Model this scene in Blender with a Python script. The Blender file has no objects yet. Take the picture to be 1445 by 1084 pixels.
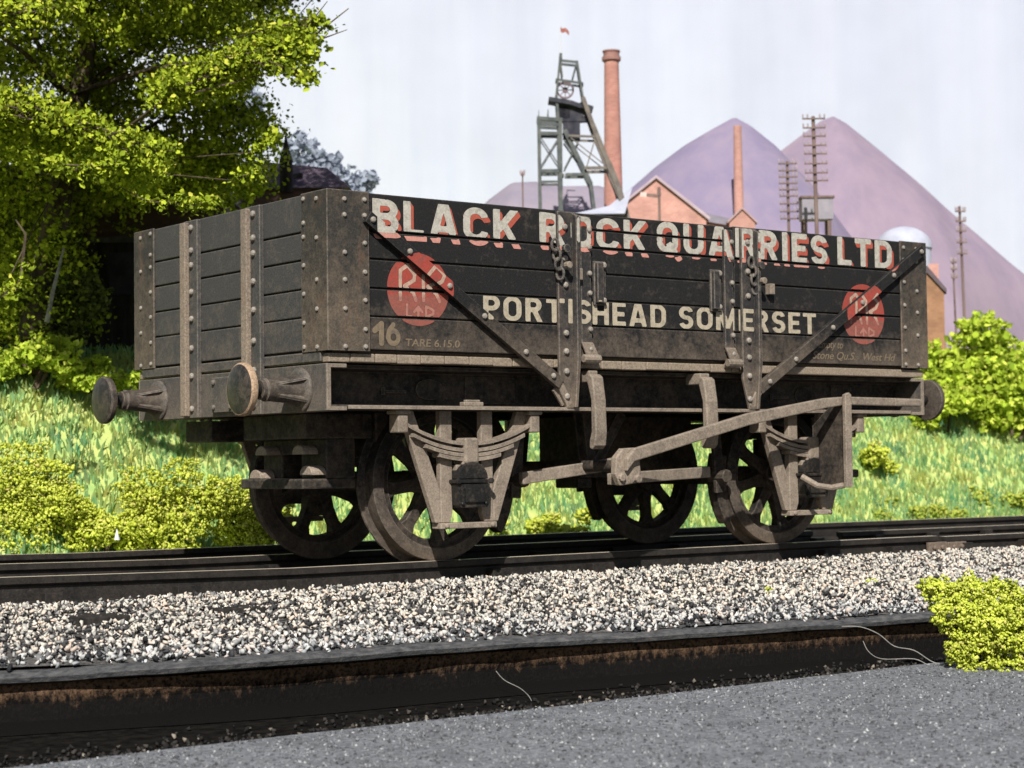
import bpy, bmesh, math, random
import numpy as np
from mathutils import Vector, Matrix
rng = np.random.default_rng(7); random.seed(7)
PI = math.pi; R = math.radians
scn = bpy.context.scene
col = scn.collection

# ------------------------------------------------------------------ camera, light
CAM = Vector((-5.49022, -8.81408, 0.573905)); CROT = (1.612722, 0.012687, -0.653155); FPX = 2665.668
cd = bpy.data.cameras.new('camera'); cam = bpy.data.objects.new('camera', cd); col.objects.link(cam)
cam.location = CAM; cam.rotation_euler = CROT
cd.sensor_width = 36; cd.lens = FPX / 1445 * 36; cd.clip_start = 0.05; cd.clip_end = 500
cd.dof.use_dof = True; cd.dof.focus_distance = 10.4; cd.dof.aperture_fstop = 3.2
scn.camera = cam
SUN_TRAVEL = Vector((0.52, 0.60, -0.66)).normalized()
w = bpy.data.worlds.new('World'); scn.world = w; w.use_nodes = True
nt = w.node_tree; bg = nt.nodes['Background']; sk = nt.nodes.new('ShaderNodeTexSky')
sk.sky_type = 'NISHITA'; sk.sun_disc = False
sk.sun_elevation = math.asin(-SUN_TRAVEL.z); sk.sun_rotation = math.atan2(-SUN_TRAVEL.x, -SUN_TRAVEL.y)
nt.links.new(sk.outputs[0], bg.inputs[0]); bg.inputs[1].default_value = 0.05
sd = bpy.data.lights.new('sun', 'SUN'); sd.energy = 5.0; sd.angle = R(0.55); sd.color = (1, 0.975, 0.935)
so = bpy.data.objects.new('sun', sd); col.objects.link(so); so.location = (-8, -10, 14)
so.rotation_euler = SUN_TRAVEL.to_track_quat('-Z', 'Y').to_euler()
scn.view_settings.view_transform = 'Standard'; scn.view_settings.look = 'None'
scn.view_settings.exposure = 0.2; scn.view_settings.gamma = 1; scn.view_settings.use_curve_mapping = False
scn.cycles.max_bounces = 6; scn.cycles.diffuse_bounces = 3; scn.cycles.use_denoising = True

MROT = cam.rotation_euler.to_matrix()
def S(px, py, D):      # a point D metres in front of the lens, through a pixel of the 1445 px photograph
    return CAM + MROT @ Vector(((px - 722.5) / FPX, -(py - 542) / FPX, -1)) * D

# ------------------------------------------------------------------ materials
def new_mat(name):
    m = bpy.data.materials.new(name); m.use_nodes = True
    b = m.node_tree.nodes['Principled BSDF']; return m, m.node_tree.nodes, m.node_tree.links, b
def N(nodes, t, **k):
    n = nodes.new(t)
    for a, v in k.items():
        if a in n.inputs: n.inputs[a].default_value = v
        else: setattr(n, a, v)
    return n
def ramp(nodes, pts):
    r = nodes.new('ShaderNodeValToRGB'); e = r.color_ramp.elements
    while len(e) < len(pts): e.new(0.5)
    for i, (p, c) in enumerate(pts):
        e[i].position = p; e[i].color = (*c, 1) if len(c) == 3 else c
    return r
def g(v): return (v, v, v)
def mixc(n, l, fac, a, b, mode='MIX'):
    m = n.new('ShaderNodeMix'); m.data_type = 'RGBA'; m.blend_type = mode
    for s, v in ((m.inputs[0], fac), (m.inputs[6], a), (m.inputs[7], b)):
        if hasattr(v, 'is_linked'): l.new(v, s)
        elif isinstance(v, (int, float)): s.default_value = v
        else: s.default_value = (*v, 1)
    return m.outputs[2]
def pos(n, l, scale=1.0, stretch=None):
    gp = n.new('ShaderNodeNewGeometry')
    if stretch is None: return gp.outputs['Position']
    mp = n.new('ShaderNodeMapping'); mp.inputs['Scale'].default_value = stretch
    l.new(gp.outputs['Position'], mp.inputs[0]); return mp.outputs[0]
def noise(n, l, vec, scale, detail=4, rough=0.6):
    t = N(n, 'ShaderNodeTexNoise', Scale=scale, Detail=detail, Roughness=rough)
    if vec is not None: l.new(vec, t.inputs['Vector'])
    return t.outputs['Fac']
def maprange(n, l, v, a, b, c=0.0, d=1.0):
    m = n.new('ShaderNodeMapRange'); l.new(v, m.inputs[0])
    for i, x in zip((1, 2, 3, 4), (a, b, c, d)): m.inputs[i].default_value = x
    return m.outputs[0]
def math_(n, l, op, a, b=None):
    m = n.new('ShaderNodeMath'); m.operation = op
    for i, v in enumerate((a, b)):
        if v is None: continue
        if hasattr(v, 'is_linked'): l.new(v, m.inputs[i])
        else: m.inputs[i].default_value = v
    return m.outputs[0]
def bump(n, l, h, b, strength=0.3, dist=0.01):
    bp = N(n, 'ShaderNodeBump', Strength=strength, Distance=dist); l.new(h, bp.inputs['Height']); l.new(bp.outputs[0], b.inputs['Normal'])

def weathered(name, base, dust, lo, hi, amt_lo, amt_hi, rough=0.75, speck=0.35, rust=0.0, fine=90, bstr=0.25, edge=0.0, er=0.011):
    """paint with brown track dust that thickens towards the ground (lo..hi heights, amounts there)"""
    m, n, l, b = new_mat(name)
    P = pos(n, l)
    sx = n.new('ShaderNodeSeparateXYZ'); l.new(P, sx.inputs[0])
    n1 = noise(n, l, P, 6, 5, 0.65); n2 = noise(n, l, P, fine, 3, 0.7); n3 = noise(n, l, P, 28, 4, 0.7)
    h = maprange(n, l, sx.outputs[2], lo, hi, amt_lo, amt_hi)
    h2 = math_(n, l, 'ADD', h, maprange(n, l, n1, 0.3, 0.7, -0.16, 0.16))
    h3 = math_(n, l, 'ADD', h2, maprange(n, l, n3, 0.3, 0.7, -0.14, 0.14))
    c = mixc(n, l, h3, base, dust)
    c = mixc(n, l, maprange(n, l, n2, 0.3, 0.72, 0, speck), c, mixc(n, l, 0.5, base, dust), 'ADD') if speck else c
    c = mixc(n, l, 1.0, c, maprange(n, l, n2, 0.25, 0.75, 0.62, 1.35), 'MULTIPLY')
    # fine pale specks of grit in the paint
    c = mixc(n, l, maprange(n, l, noise(n, l, P, 190, 2, 0.6), 0.62, 0.74, 0, 0.3), c, (0.2, 0.18, 0.155))
    if rust:
        rm = maprange(n, l, noise(n, l, pos(n, l, stretch=(1, 1, 0.35)), 11, 6, 0.7), 0.54, 0.68, 0, rust)
        c = mixc(n, l, rm, c, (0.23, 0.115, 0.06))
    if edge:     # worn corners lightened, with bright edge highlights put into the colour
        bv = n.new('ShaderNodeBevel'); bv.samples = 4; bv.inputs['Radius'].default_value = er
        gp = n.new('ShaderNodeNewGeometry'); dt = n.new('ShaderNodeVectorMath'); dt.operation = 'DOT_PRODUCT'
        l.new(bv.outputs[0], dt.inputs[0]); l.new(gp.outputs['Normal'], dt.inputs[1])
        e_ = maprange(n, l, dt.outputs['Value'], 0.995, 0.86, 0, edge)
        e_ = math_(n, l, 'MULTIPLY', e_, maprange(n, l, n3, 0.35, 0.55, 0.25, 1.0))
        c = mixc(n, l, e_, c, (0.36, 0.31, 0.25))
    l.new(c, b.inputs['Base Color']); b.inputs['Roughness'].default_value = rough
    b.inputs['Specular IOR Level'].default_value = 0.3
    bump(n, l, n2, b, bstr, 0.004)
    return m
def island(name, stops, rough=0.9, trans=0.0, nscale=None, spec=0.2, patch=None):
    m, n, l, b = new_mat(name)
    gp = n.new('ShaderNodeNewGeometry'); r = ramp(n, stops); l.new(gp.outputs['Random Per Island'], r.inputs[0])
    c = r.outputs[0]
    if patch:
        f = noise(n, l, pos(n, l, stretch=(1, 1, 1.3)), 2.6, 4, .65); pr_ = ramp(n, [(.36, patch[0]), (.5, patch[1]), (.64, patch[2])]); l.new(f, pr_.inputs[0])
        c = mixc(n, l, .62, c, pr_.outputs[0])
    if nscale:
        f = noise(n, l, pos(n, l), nscale, 4, 0.6)
        c = mixc(n, l, 1.0, c, maprange(n, l, f, 0.3, 0.7, 0.65, 1.3), 'MULTIPLY')
    l.new(c, b.inputs['Base Color']); b.inputs['Roughness'].default_value = rough; b.inputs['Specular IOR Level'].default_value = spec
    if trans:
        tr = n.new('ShaderNodeBsdfTranslucent'); l.new(c, tr.inputs[0]); mx = n.new('ShaderNodeMixShader'); mx.inputs[0].default_value = trans
        l.new(b.outputs[0], mx.inputs[1]); l.new(tr.outputs[0], mx.inputs[2]); l.new(mx.outputs[0], n['Material Output'].inputs[0])
    return m
def mottled(name, a, bcol, scale=8, rough=0.9, stretch=None, lo=0.35, hi=0.65, bstr=0.0, bscale=60):
    m, n, l, b = new_mat(name); P = pos(n, l, stretch=stretch)
    f = maprange(n, l, noise(n, l, P, scale, 6, 0.65), lo, hi)
    c = mixc(n, l, f, a, bcol)
    l.new(c, b.inputs['Base Color']); b.inputs['Roughness'].default_value = rough; b.inputs['Specular IOR Level'].default_value = 0.0 if name == 'dirt_dark' else 0.2
    if bstr: bump(n, l, noise(n, l, pos(n, l), bscale, 4, 0.7), b, bstr, 0.01)
    return m
def brick(name, a, bcol, mortar, scale):
    m, n, l, b = new_mat(name)
    tc = n.new('ShaderNodeTexCoord')
    t = N(n, 'ShaderNodeTexBrick', Scale=scale); t.inputs['Mortar Size'].default_value = 0.012
    mp = n.new('ShaderNodeMapping'); mp.inputs['Rotation'].default_value = (PI / 2, 0, 0)
    l.new(tc.outputs['Object'], mp.inputs[0]); l.new(mp.outputs[0], t.inputs['Vector'])
    t.inputs['Color1'].default_value = (*a, 1); t.inputs['Color2'].default_value = (*bcol, 1); t.inputs['Mortar'].default_value = (*mortar, 1)
    c = mixc(n, l, 1.0, t.outputs[0], maprange(n, l, noise(n, l, pos(n, l), 3, 5), 0.3, 0.7, 0.8, 1.2), 'MULTIPLY')
    l.new(c, b.inputs['Base Color']); b.inputs['Roughness'].default_value = 0.9
    return m

DUST = (0.25, 0.19, 0.137)
M = {}
M['side'] = weathered('side_paint', (0.0095, 0.0096, 0.0099), DUST, 1.2, 1.52, 0.32, -0.06, speck=0.05, edge=.3, er=.007)
M['end'] = weathered('end_paint', (0.052, 0.0505, 0.0475), DUST, 1.2, 1.7, 0.12, -0.03, speck=0.06, edge=.4, er=.007)
M['groove'] = weathered('groove_dark', (0.004, 0.004, 0.004), DUST, 0, 1, 0, 0, speck=0)
M['plate'] = weathered('corner_plate', (0.03, 0.028, 0.024), (0.25, 0.185, 0.125), 1.2, 1.9, 0.36, 0.02, rust=0.26, speck=0.08, edge=.6)
M['iron'] = weathered('strapping_iron', (0.02, 0.0205, 0.0215), DUST, 0.9, 1.5, 0.55, 0.02, rust=0.12, speck=.1, edge=.7)
M['rib'] = weathered('stanchion_iron', (0.15, 0.12, 0.095), (0.3, 0.23, 0.16), 0.9, 2.0, 0.5, 0.2, rust=0.3)
M['bolt'] = weathered('bolt_head', (0.18, 0.165, 0.145), (0.36, 0.31, 0.25), 1, 2, 0.6, 0.4, speck=0.1)
M['frame'] = weathered('frame_iron', (0.009, 0.0085, 0.008), DUST, 0.2, 1.2, 0.16, 0.14, speck=.06, edge=.35)  # near black also stands in for shade on wheel insides and hangers
M['floor'] = weathered('floor_timber', (0.2, 0.165, 0.12), DUST, 1.1, 1.2, 0.6, 0.5)
M['head'] = weathered('headstock_iron', (0.05, 0.05, 0.047), DUST, 0.85, 1.3, 0.34, 0.05, speck=.12, edge=.6)
M['gear'] = weathered('running_gear', (0.034, 0.028, 0.023), (0.40, 0.318, 0.24), 0.1, 1.0, 0.6, 0.48, speck=0.12, edge=.5)
M['wheel'] = weathered('wheel_iron', (0.009, 0.0085, 0.008), (0.26, 0.2, 0.15), 0, 0.8, 0.42, -.05, speck=.05, edge=.3)  # dust plus painted light: tan where the tyre is lit, dark above
M['tread'] = weathered('wheel_tread', (0.03, 0.026, 0.023), DUST, 0, 1, 0.22, 0.1, rough=0.5)
M['grease'] = weathered('axlebox_black', (0.012, 0.012, 0.012), DUST, 0.2, 0.7, 0.03, 0.0, rough=0.32, speck=0.05)
M['bufface'] = weathered('buffer_face', (0.018, 0.0175, 0.017), DUST, 0.8, 1.2, 0.1, 0.05, rough=0.45, speck=0.1)
M['bufrim_lit'] = weathered('rusty_sunlit_rim', (0.22, 0.15, 0.095), (0.42, 0.29, 0.185), 0.8, 1.2, 0.3, 0.7)  # rusty rim, paler upwards: its sunlit top is put into the colour
M['shank'] = weathered('buffer_shank', (0.02, 0.018, 0.017), DUST, 0.8, 1.2, 0.25, 0.15, speck=.1, edge=.5)
M['tab'] = weathered('coupling_tabs', (0.24, 0.2, 0.16), DUST, 0.4, 0.8, 0.5, 0.5)
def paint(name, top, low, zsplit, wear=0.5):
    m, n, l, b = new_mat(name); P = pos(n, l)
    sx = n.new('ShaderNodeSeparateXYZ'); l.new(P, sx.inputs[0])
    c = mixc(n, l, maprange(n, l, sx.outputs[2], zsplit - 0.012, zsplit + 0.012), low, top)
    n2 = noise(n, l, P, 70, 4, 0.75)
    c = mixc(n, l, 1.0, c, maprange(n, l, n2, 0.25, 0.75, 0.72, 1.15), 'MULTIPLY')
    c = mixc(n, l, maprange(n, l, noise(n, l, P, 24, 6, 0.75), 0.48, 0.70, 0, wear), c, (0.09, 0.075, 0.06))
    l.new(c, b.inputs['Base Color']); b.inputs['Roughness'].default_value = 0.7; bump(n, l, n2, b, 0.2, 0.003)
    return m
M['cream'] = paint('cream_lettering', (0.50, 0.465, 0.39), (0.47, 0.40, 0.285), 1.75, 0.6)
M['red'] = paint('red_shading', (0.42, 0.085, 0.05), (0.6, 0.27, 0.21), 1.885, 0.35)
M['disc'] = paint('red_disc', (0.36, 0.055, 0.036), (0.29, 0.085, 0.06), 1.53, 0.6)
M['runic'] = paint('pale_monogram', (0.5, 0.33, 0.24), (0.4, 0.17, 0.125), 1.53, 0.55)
M['ochre'] = paint('ochre_small_lettering', (0.21, 0.155, 0.095), (0.21, 0.155, 0.095), 1.0, 1.0)

# ------------------------------------------------------------------ mesh helpers
class MB:
    def __init__(s): s.v = []; s.f = []; s.mi = {}; s.extra = []
    def merge(s, q, mat):     # other shapes into this mesh, with a material of their own
        a = len(s.f); s.add(q.v, q.f); s.extra.append(mat)
        for i in range(a, len(s.f)): s.mi[i] = len(s.extra)
        return s
    def add(s, vs, fs):
        o = len(s.v); s.v += [tuple(p) for p in vs]; s.f += [tuple(i + o for i in f) for f in fs]; return s
    def box(s, a, b):
        (x0, y0, z0), (x1, y1, z1) = a, b
        return s.add([(x0, y0, z0), (x1, y0, z0), (x1, y1, z0), (x0, y1, z0), (x0, y0, z1), (x1, y0, z1), (x1, y1, z1), (x0, y1, z1)],
                     [(0, 3, 2, 1), (4, 5, 6, 7), (0, 1, 5, 4), (1, 2, 6, 5), (2, 3, 7, 6), (3, 0, 4, 7)])
    def prism(s, poly, axis, a, b):     # polygon in the two other axes, extruded along axis from a to b
        def P(u, v, t): return {0: (t, u, v), 1: (u, t, v), 2: (u, v, t)}[axis]
        n = len(poly)
        return s.add([P(u, v, a) for u, v in poly] + [P(u, v, b) for u, v in poly],
                     [tuple(range(n))[::-1], tuple(range(n, 2 * n))] + [(i, (i + 1) % n, n + (i + 1) % n, n + i) for i in range(n)])
    def bar(s, p, q, wdt, thk, up=(0, 1, 0)):   # flat bar from p to q, thk along up, wdt across
        p, q = Vector(p), Vector(q); d = (q - p).normalized(); u = Vector(up); u = (u - d * u.dot(d)).normalized(); c = d.cross(u)
        vs = []
        for e in (p, q):
            for a, b in ((-1, -1), (1, -1), (1, 1), (-1, 1)): vs.append(e + c * a * wdt / 2 + u * b * thk / 2)
        return s.add(vs, [(0, 1, 2, 3), (7, 6, 5, 4), (0, 4, 5, 1), (1, 5, 6, 2), (2, 6, 7, 3), (3, 7, 4, 0)])
    def tube(s, pts, r, n=10, cap=True):
        pts = [Vector(p) for p in pts]; rs = r if isinstance(r, (list, tuple)) else [r] * len(pts)
        vs = []; fs = []; ref = None
        for i, p in enumerate(pts):
            d = (pts[min(i + 1, len(pts) - 1)] - pts[max(i - 1, 0)]).normalized()
            if ref is None: ref = Vector((0, 0, 1)) if abs(d.z) < 0.9 else Vector((1, 0, 0))
            u = (ref - d * ref.dot(d)).normalized(); v = d.cross(u); ref = u
            for k in range(n):
                a = 2 * PI * k / n; vs.append(p + (u * math.cos(a) + v * math.sin(a)) * rs[i])
        for i in range(len(pts) - 1):
            for k in range(n): fs.append((i * n + k, i * n + (k + 1) % n, (i + 1) * n + (k + 1) % n, (i + 1) * n + k))
        if cap: fs += [tuple(range(n))[::-1], tuple(range((len(pts) - 1) * n, len(pts) * n))]
        return s.add(vs, fs)
    def lathe(s, prof, c, axis, n=32, closed=False, sx=1.0):  # prof (radius, along); closed profile loops make rings
        ax = {0: Vector((1, 0, 0)), 1: Vector((0, 1, 0)), 2: Vector((0, 0, 1))}[axis]
        u = {0: Vector((0, 1, 0)), 1: Vector((1, 0, 0)), 2: Vector((1, 0, 0))}[axis]; v = ax.cross(u); c = Vector(c)
        vs = [c + ax * t + (u * math.cos(2 * PI * k / n) + v * math.sin(2 * PI * k / n)) * r for r, t in prof for k in range(n)]
        m = len(prof); fs = []
        for i in range(m if closed else m - 1):
            j = (i + 1) % m
            for k in range(n): fs.append((i * n + k, i * n + (k + 1) % n, j * n + (k + 1) % n, j * n + k))
        if not closed: fs += [tuple(range(n))[::-1], tuple(range((m - 1) * n, m * n))]
        return s.add(vs, fs)
    def bolt(s, p, axis, sgn, r=0.017, h=0.014, n=8):
        pr = [(r, 0), (r, h * 0.55), (r * 0.62, h)]
        if sgn < 0: pr = [(a, -t) for a, t in pr]
        return s.lathe(pr, p, axis, n)
    def build(s, name, mat, parent=None, bevel=0, smooth=False, loc=None):
        me = bpy.data.meshes.new(name); me.from_pydata([tuple(v) for v in s.v], [], s.f); me.materials.append(mat)
        for x_ in s.extra: me.materials.append(x_)
        for i_, k_ in s.mi.items(): me.polygons[i_].material_index = k_
        bm = bmesh.new(); bm.from_mesh(me); bmesh.ops.recalc_face_normals(bm, faces=bm.faces); bm.to_mesh(me); bm.free()
        o = bpy.data.objects.new(name, me); col.objects.link(o)
        if parent: o.parent = parent
        if loc is not None: o.location = loc
        if smooth:
            me.shade_smooth() if hasattr(me, 'shade_smooth') else None
            try: me.set_sharp_from_angle(angle=R(38))
            except Exception: pass
        if bevel:
            b = o.modifiers.new('bevel', 'BEVEL'); b.width = bevel; b.segments = 2; b.limit_method = 'ANGLE'; b.angle_limit = R(40)
        return o
def tag(o, label=None, cat=None, group=None, kind=None):
    for k, v in (('label', label), ('category', cat), ('group', group), ('kind', kind)):
        if v: o[k] = v
    return o
def empty(name, loc=(0, 0, 0), rz=0.0, **k):
    o = bpy.data.objects.new(name, None); col.objects.link(o); o.location = loc; o.rotation_euler = (0, 0, rz); o.empty_display_size = 0.1
    return tag(o, **k)
def raw(name, V, F, mat, parent=None):      # fast mesh from arrays, F (n,k)
    me = bpy.data.meshes.new(name); V = np.asarray(V, np.float32); F = np.asarray(F, np.int32)
    me.vertices.add(len(V)); me.vertices.foreach_set('co', V.ravel())
    k = F.shape[1]; me.loops.add(F.size); me.loops.foreach_set('vertex_index', F.ravel())
    me.polygons.add(len(F)); me.polygons.foreach_set('loop_start', np.arange(0, F.size, k, dtype=np.int32))
    me.update(calc_edges=True); me.validate(); me.materials.append(mat)
    o = bpy.data.objects.new(name, me); col.objects.link(o)
    if parent: o.parent = parent
    return o
def rotmats(n, flat=1.0):
    q = rng.normal(size=(n, 4)); q /= np.linalg.norm(q, axis=1)[:, None]; a, b, c, d = q.T
    return np.stack([np.stack([1 - 2 * (c * c + d * d), 2 * (b * c - a * d), 2 * (b * d + a * c)], 1),
                     np.stack([2 * (b * c + a * d), 1 - 2 * (b * b + d * d), 2 * (c * d - a * b)], 1),
                     np.stack([2 * (b * d - a * c), 2 * (c * d + a * b), 1 - 2 * (b * b + c * c)], 1)], 1)
OCT_V = np.array([(1, 0, 0), (-1, 0, 0), (0, 1, 0), (0, -1, 0), (0, 0, 1), (0, 0, -1)], float)
OCT_F = np.array([(0, 2, 4), (2, 1, 4), (1, 3, 4), (3, 0, 4), (2, 0, 5), (1, 2, 5), (3, 1, 5), (0, 3, 5)])
CUB_V = np.array([(-1, -1, -1), (1, -1, -1), (1, 1, -1), (-1, 1, -1), (-1, -1, 1), (1, -1, 1), (1, 1, 1), (-1, 1, 1)], float) * 0.62
CUB_F = np.array([(0, 3, 2, 1), (4, 5, 6, 7), (0, 1, 5, 4), (1, 2, 6, 5), (2, 3, 7, 6), (3, 0, 4, 7)])
def scatter(C, size, base_v, base_f, aniso=(1, 1, 1), jit=0.35):
    n = len(C); k = len(base_v)
    V = base_v[None] * np.asarray(aniso)[None, None] * (1 + rng.uniform(-jit, jit, (n, k, 3)))
    V = np.einsum('nij,nkj->nki', rotmats(n), V) * np.asarray(size).reshape(-1, 1, 1) + C[:, None]
    F = base_f[None] + (np.arange(n) * k)[:, None, None]
    return V.reshape(-1, 3), F.reshape(-1, base_f.shape[1])
# a bent leaf flake: two quads folded on the middle rib
LEAF_V = np.array([(-1, -0.15, 0.12), (-0.2, -0.75, 0.3), (0.75, -0.5, 0.2), (1.0, 0.1, 0), (0.3, 0.72, 0.28), (-0.55, 0.6, 0.22), (0, 0, -0.05)], float)
LEAF_F = np.array([(6, 0, 1), (6, 1, 2), (6, 2, 3), (6, 3, 4), (6, 4, 5), (6, 5, 0)])

# ------------------------------------------------------------------ ground, track bed, road
gm = mottled('dirt_dark', (0.006, 0.0055, 0.005), (0.018, 0.016, 0.014), 14, bstr=0.6, bscale=40)
mb = MB(); mb.add([(-60, -60, -.56), (80, -60, -.56), (80, 80, -.56), (-60, 80, -.56)], [(0, 1, 2, 3)])
tag(mb.build('ground', gm), kind='structure')

def vnoise(x, y, s, seed=0):     # cheap smooth value noise
    x = np.asarray(x) * s + seed * 17.3; y = np.asarray(y) * s + seed * 5.1
    xi, yi = np.floor(x), np.floor(y); fx, fy = x - xi, y - yi; fx = fx * fx * (3 - 2 * fx); fy = fy * fy * (3 - 2 * fy)
    def h(a, b):
        t = np.sin(a * 127.1 + b * 311.7 + seed * 74.7) * 43758.5453; return t - np.floor(t)
    return (h(xi, yi) * (1 - fx) + h(xi + 1, yi) * fx) * (1 - fy) + (h(xi, yi + 1) * (1 - fx) + h(xi + 1, yi + 1) * fx) * fy

# road: speckled grey card surface, edge a little uneven
def road_mat():
    m, n, l, b = new_mat('road_surface'); P = pos(n, l)
    f1 = noise(n, l, P, 38, 3, 0.75); f2 = noise(n, l, P, 5, 5, 0.6)
    v = N(n, 'ShaderNodeTexVoronoi', Scale=34.0); l.new(P, v.inputs['Vector'])
    c = ramp(n, [(0.3, (.08, .082, .086)), (0.5, (.165, .17, .178)), (0.64, (0.28, 0.285, 0.295))]); l.new(f1, c.inputs[0])
    c2 = mixc(n, l, 1.0, c.outputs[0], maprange(n, l, f2, 0.3, 0.7, 0.75, 1.25), 'MULTIPLY')
    c3 = mixc(n, l, maprange(n, l, v.outputs['Distance'], 0.0, 0.22, 0.55, 0), c2, (0.42, 0.42, 0.4))
    l.new(c3, b.inputs['Base Color']); b.inputs['Roughness'].default_value = 0.85; bump(n, l, f1, b, 0.7, 0.02)
    return m
nx = 160; xs = np.linspace(-14, 30, nx)
mb = MB()
ye = -2.22 + 0.035 * (vnoise(xs, xs * 0, 2.2, 1) - .5) + 0.02 * (vnoise(xs, xs * 0, 9, 2) - .5)
vs = []; fs = []
for i, x in enumerate(xs): vs += [(x, ye[i] + 0.004, -0.56), (x, ye[i], -0.515), (x, ye[i] - 0.03, -0.5), (x, -14, -0.5)]
for i in range(nx - 1):
    for k in range(3): a = i * 4 + k; fs.append((a, a + 4, a + 5, a + 1))
mb.add(vs, fs); tag(mb.build('road', road_mat()), kind='structure')

n = 30000; X = rng.uniform(-5, 6, n); Y = rng.uniform(-5.4, -2.26, n); keep = X > -4.6 - (Y + 2.2) * .0 - 0; X, Y = X[keep], Y[keep]
V, F = scatter(np.stack([X, Y, np.full(len(X), -.499)], 1), rng.uniform(.003, .0085, len(X)), CUB_V, CUB_F, (1.3, 1, .6), .5)
tag(raw('road_chippings', V, F, island('chippings', [(0, (.06, .06, .064)), (.5, (.14, .142, .15)), (.92, (.27, .275, .28)), (1, (.46, .46, .45))])), 'fine grey chippings scattered over the road surface', 'chippings', kind='stuff')

# ballast shoulder: top, rounded grey foam rim, dark rough side
def rim_y(x): return -1.16 - 0.158 * (x - 0.23) + 0.09 * np.sin(x * 1.7 + 0.4) * np.exp(-((x + 1.2) / 1.6) ** 2)
def bed_z(x, y):     # ballast surface height
    r = rim_y(x); t = np.clip((y - r) / np.maximum(0.25 - r, .1), 0, 1)
    z = -0.315 + (0.315 - 0.128) * np.clip(t * 1.15, 0, 1) ** 0.8 - .03 * np.clip((y - .55) / .2, 0, 1)
    z = np.where(y > 2.1, -0.165 - np.clip(y - 2.1, 0, .6) * 0.08, z)
    return z + 0.018 * (vnoise(x, y, 3.0, 3) - .5)
xs = np.linspace(-6, 26, 380)
stations = [-0.02, 0.0, 0.03]
vs = []; fs = []
prof_y = np.linspace(0.05, 1, 14)
for x in xs:
    r = float(rim_y(x)); wob = 0.02 * (float(vnoise(x, 0, 4, 5)) - .5)
    for yy in prof_y[::-1]:
        y = r + (3.6 - r) * yy ** 1.6; vs.append((x, y, float(bed_z(x, y)) - 0.012))
K = len(prof_y)
for i in range(len(xs) - 1):
    for k in range(K - 1): a = i * K + k; fs.append((a, a + K, a + K + 1, a + 1))
mb = MB(); mb.add(vs, fs)
bedm = mottled('ballast_bed', (0.03, 0.029, 0.028), (0.16, 0.15, 0.14), 40, bstr=0.8, bscale=60)
tag(mb.build('track_bed', bedm), kind='structure')
# foam rim and the dark board face under it
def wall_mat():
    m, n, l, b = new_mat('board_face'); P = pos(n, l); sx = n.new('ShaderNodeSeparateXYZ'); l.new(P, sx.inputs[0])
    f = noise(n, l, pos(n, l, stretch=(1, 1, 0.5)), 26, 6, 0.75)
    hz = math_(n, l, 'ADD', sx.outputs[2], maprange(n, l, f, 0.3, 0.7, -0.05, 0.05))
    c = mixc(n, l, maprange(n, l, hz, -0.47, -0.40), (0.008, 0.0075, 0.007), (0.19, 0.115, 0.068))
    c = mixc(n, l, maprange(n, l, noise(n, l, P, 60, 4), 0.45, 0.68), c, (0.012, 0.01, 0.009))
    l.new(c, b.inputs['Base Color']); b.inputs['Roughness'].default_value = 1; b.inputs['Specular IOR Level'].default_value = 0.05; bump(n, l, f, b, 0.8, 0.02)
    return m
vr = []; fr = []; vw = []; fw = []
A = [(0.10, 0.012), (0.03, 0.014), (-0.012, 0.004), (-0.03, -0.014), (-0.022, -0.036), (0.0, -0.046), (0.05, -0.045)]
for i, x in enumerate(xs):
    r = float(rim_y(x)); j = 0.014 * (float(vnoise(x, 1, 7, 8)) - .5) + 0.03 * (float(vnoise(x, 3, 1.3, 9)) - .5)
    for a, b in A: vr.append((x, r + a * 1.1 - j, -0.33 + b + 0.6 * j))
    vw += [(x, r + 0.03, -0.38), (x, r + 0.05 + j, -0.47), (x, r + 0.03 + j * 2, -0.545), (x, r - 0.35, -0.556)]
k = len(A)
for i in range(len(xs) - 1):
    for q in range(k - 1): a = i * k + q; fr.append((a, a + 1, a + k + 1, a + k))
    for q in range(3): a = i * 4 + q; fw.append((a, a + 1, a + 5, a + 4))
foam = mottled('foam_underlay', (0.04, 0.04, 0.043), (0.115, 0.113, 0.11), 30, bstr=0.7, bscale=50, stretch=(0.6, 1, 2))
mb = MB(); mb.add(vr, fr); o = mb.build('track_underlay_edge', foam, smooth=True); tag(o, kind='structure')
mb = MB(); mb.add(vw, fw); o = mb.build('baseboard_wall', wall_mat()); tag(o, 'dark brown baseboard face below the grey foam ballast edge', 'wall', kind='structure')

# ballast stones
def stone_mat():
    m, n, l, b = new_mat('ballast_stone')
    gp = n.new('ShaderNodeNewGeometry')
    r = ramp(n, [(0, (0.02, 0.02, 0.022)), (.2, (0.07, 0.07, 0.072)), (.32, (0.32, 0.315, 0.305)), (.5, (0.56, 0.55, 0.51)), (.75, (0.66, 0.62, 0.55)), (.88, (0.64, 0.52, 0.43)), (1, (0.84, 0.82, 0.76))])
    r.color_ramp.interpolation = 'LINEAR'; l.new(gp.outputs['Random Per Island'], r.inputs[0])
    sx = n.new('ShaderNodeSeparateXYZ'); l.new(gp.outputs['Position'], sx.inputs[0])
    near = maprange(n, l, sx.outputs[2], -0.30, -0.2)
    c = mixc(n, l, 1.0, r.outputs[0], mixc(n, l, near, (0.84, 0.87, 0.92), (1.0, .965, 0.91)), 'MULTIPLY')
    l.new(c, b.inputs['Base Color']); b.inputs['Roughness'].default_value = 0.9; b.inputs['Specular IOR Level'].default_value = 0.2
    return m
n = 200000
X = rng.uniform(-4.2, 12, n); Y = rng.uniform(-3.6, 3.4, n)
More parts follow.
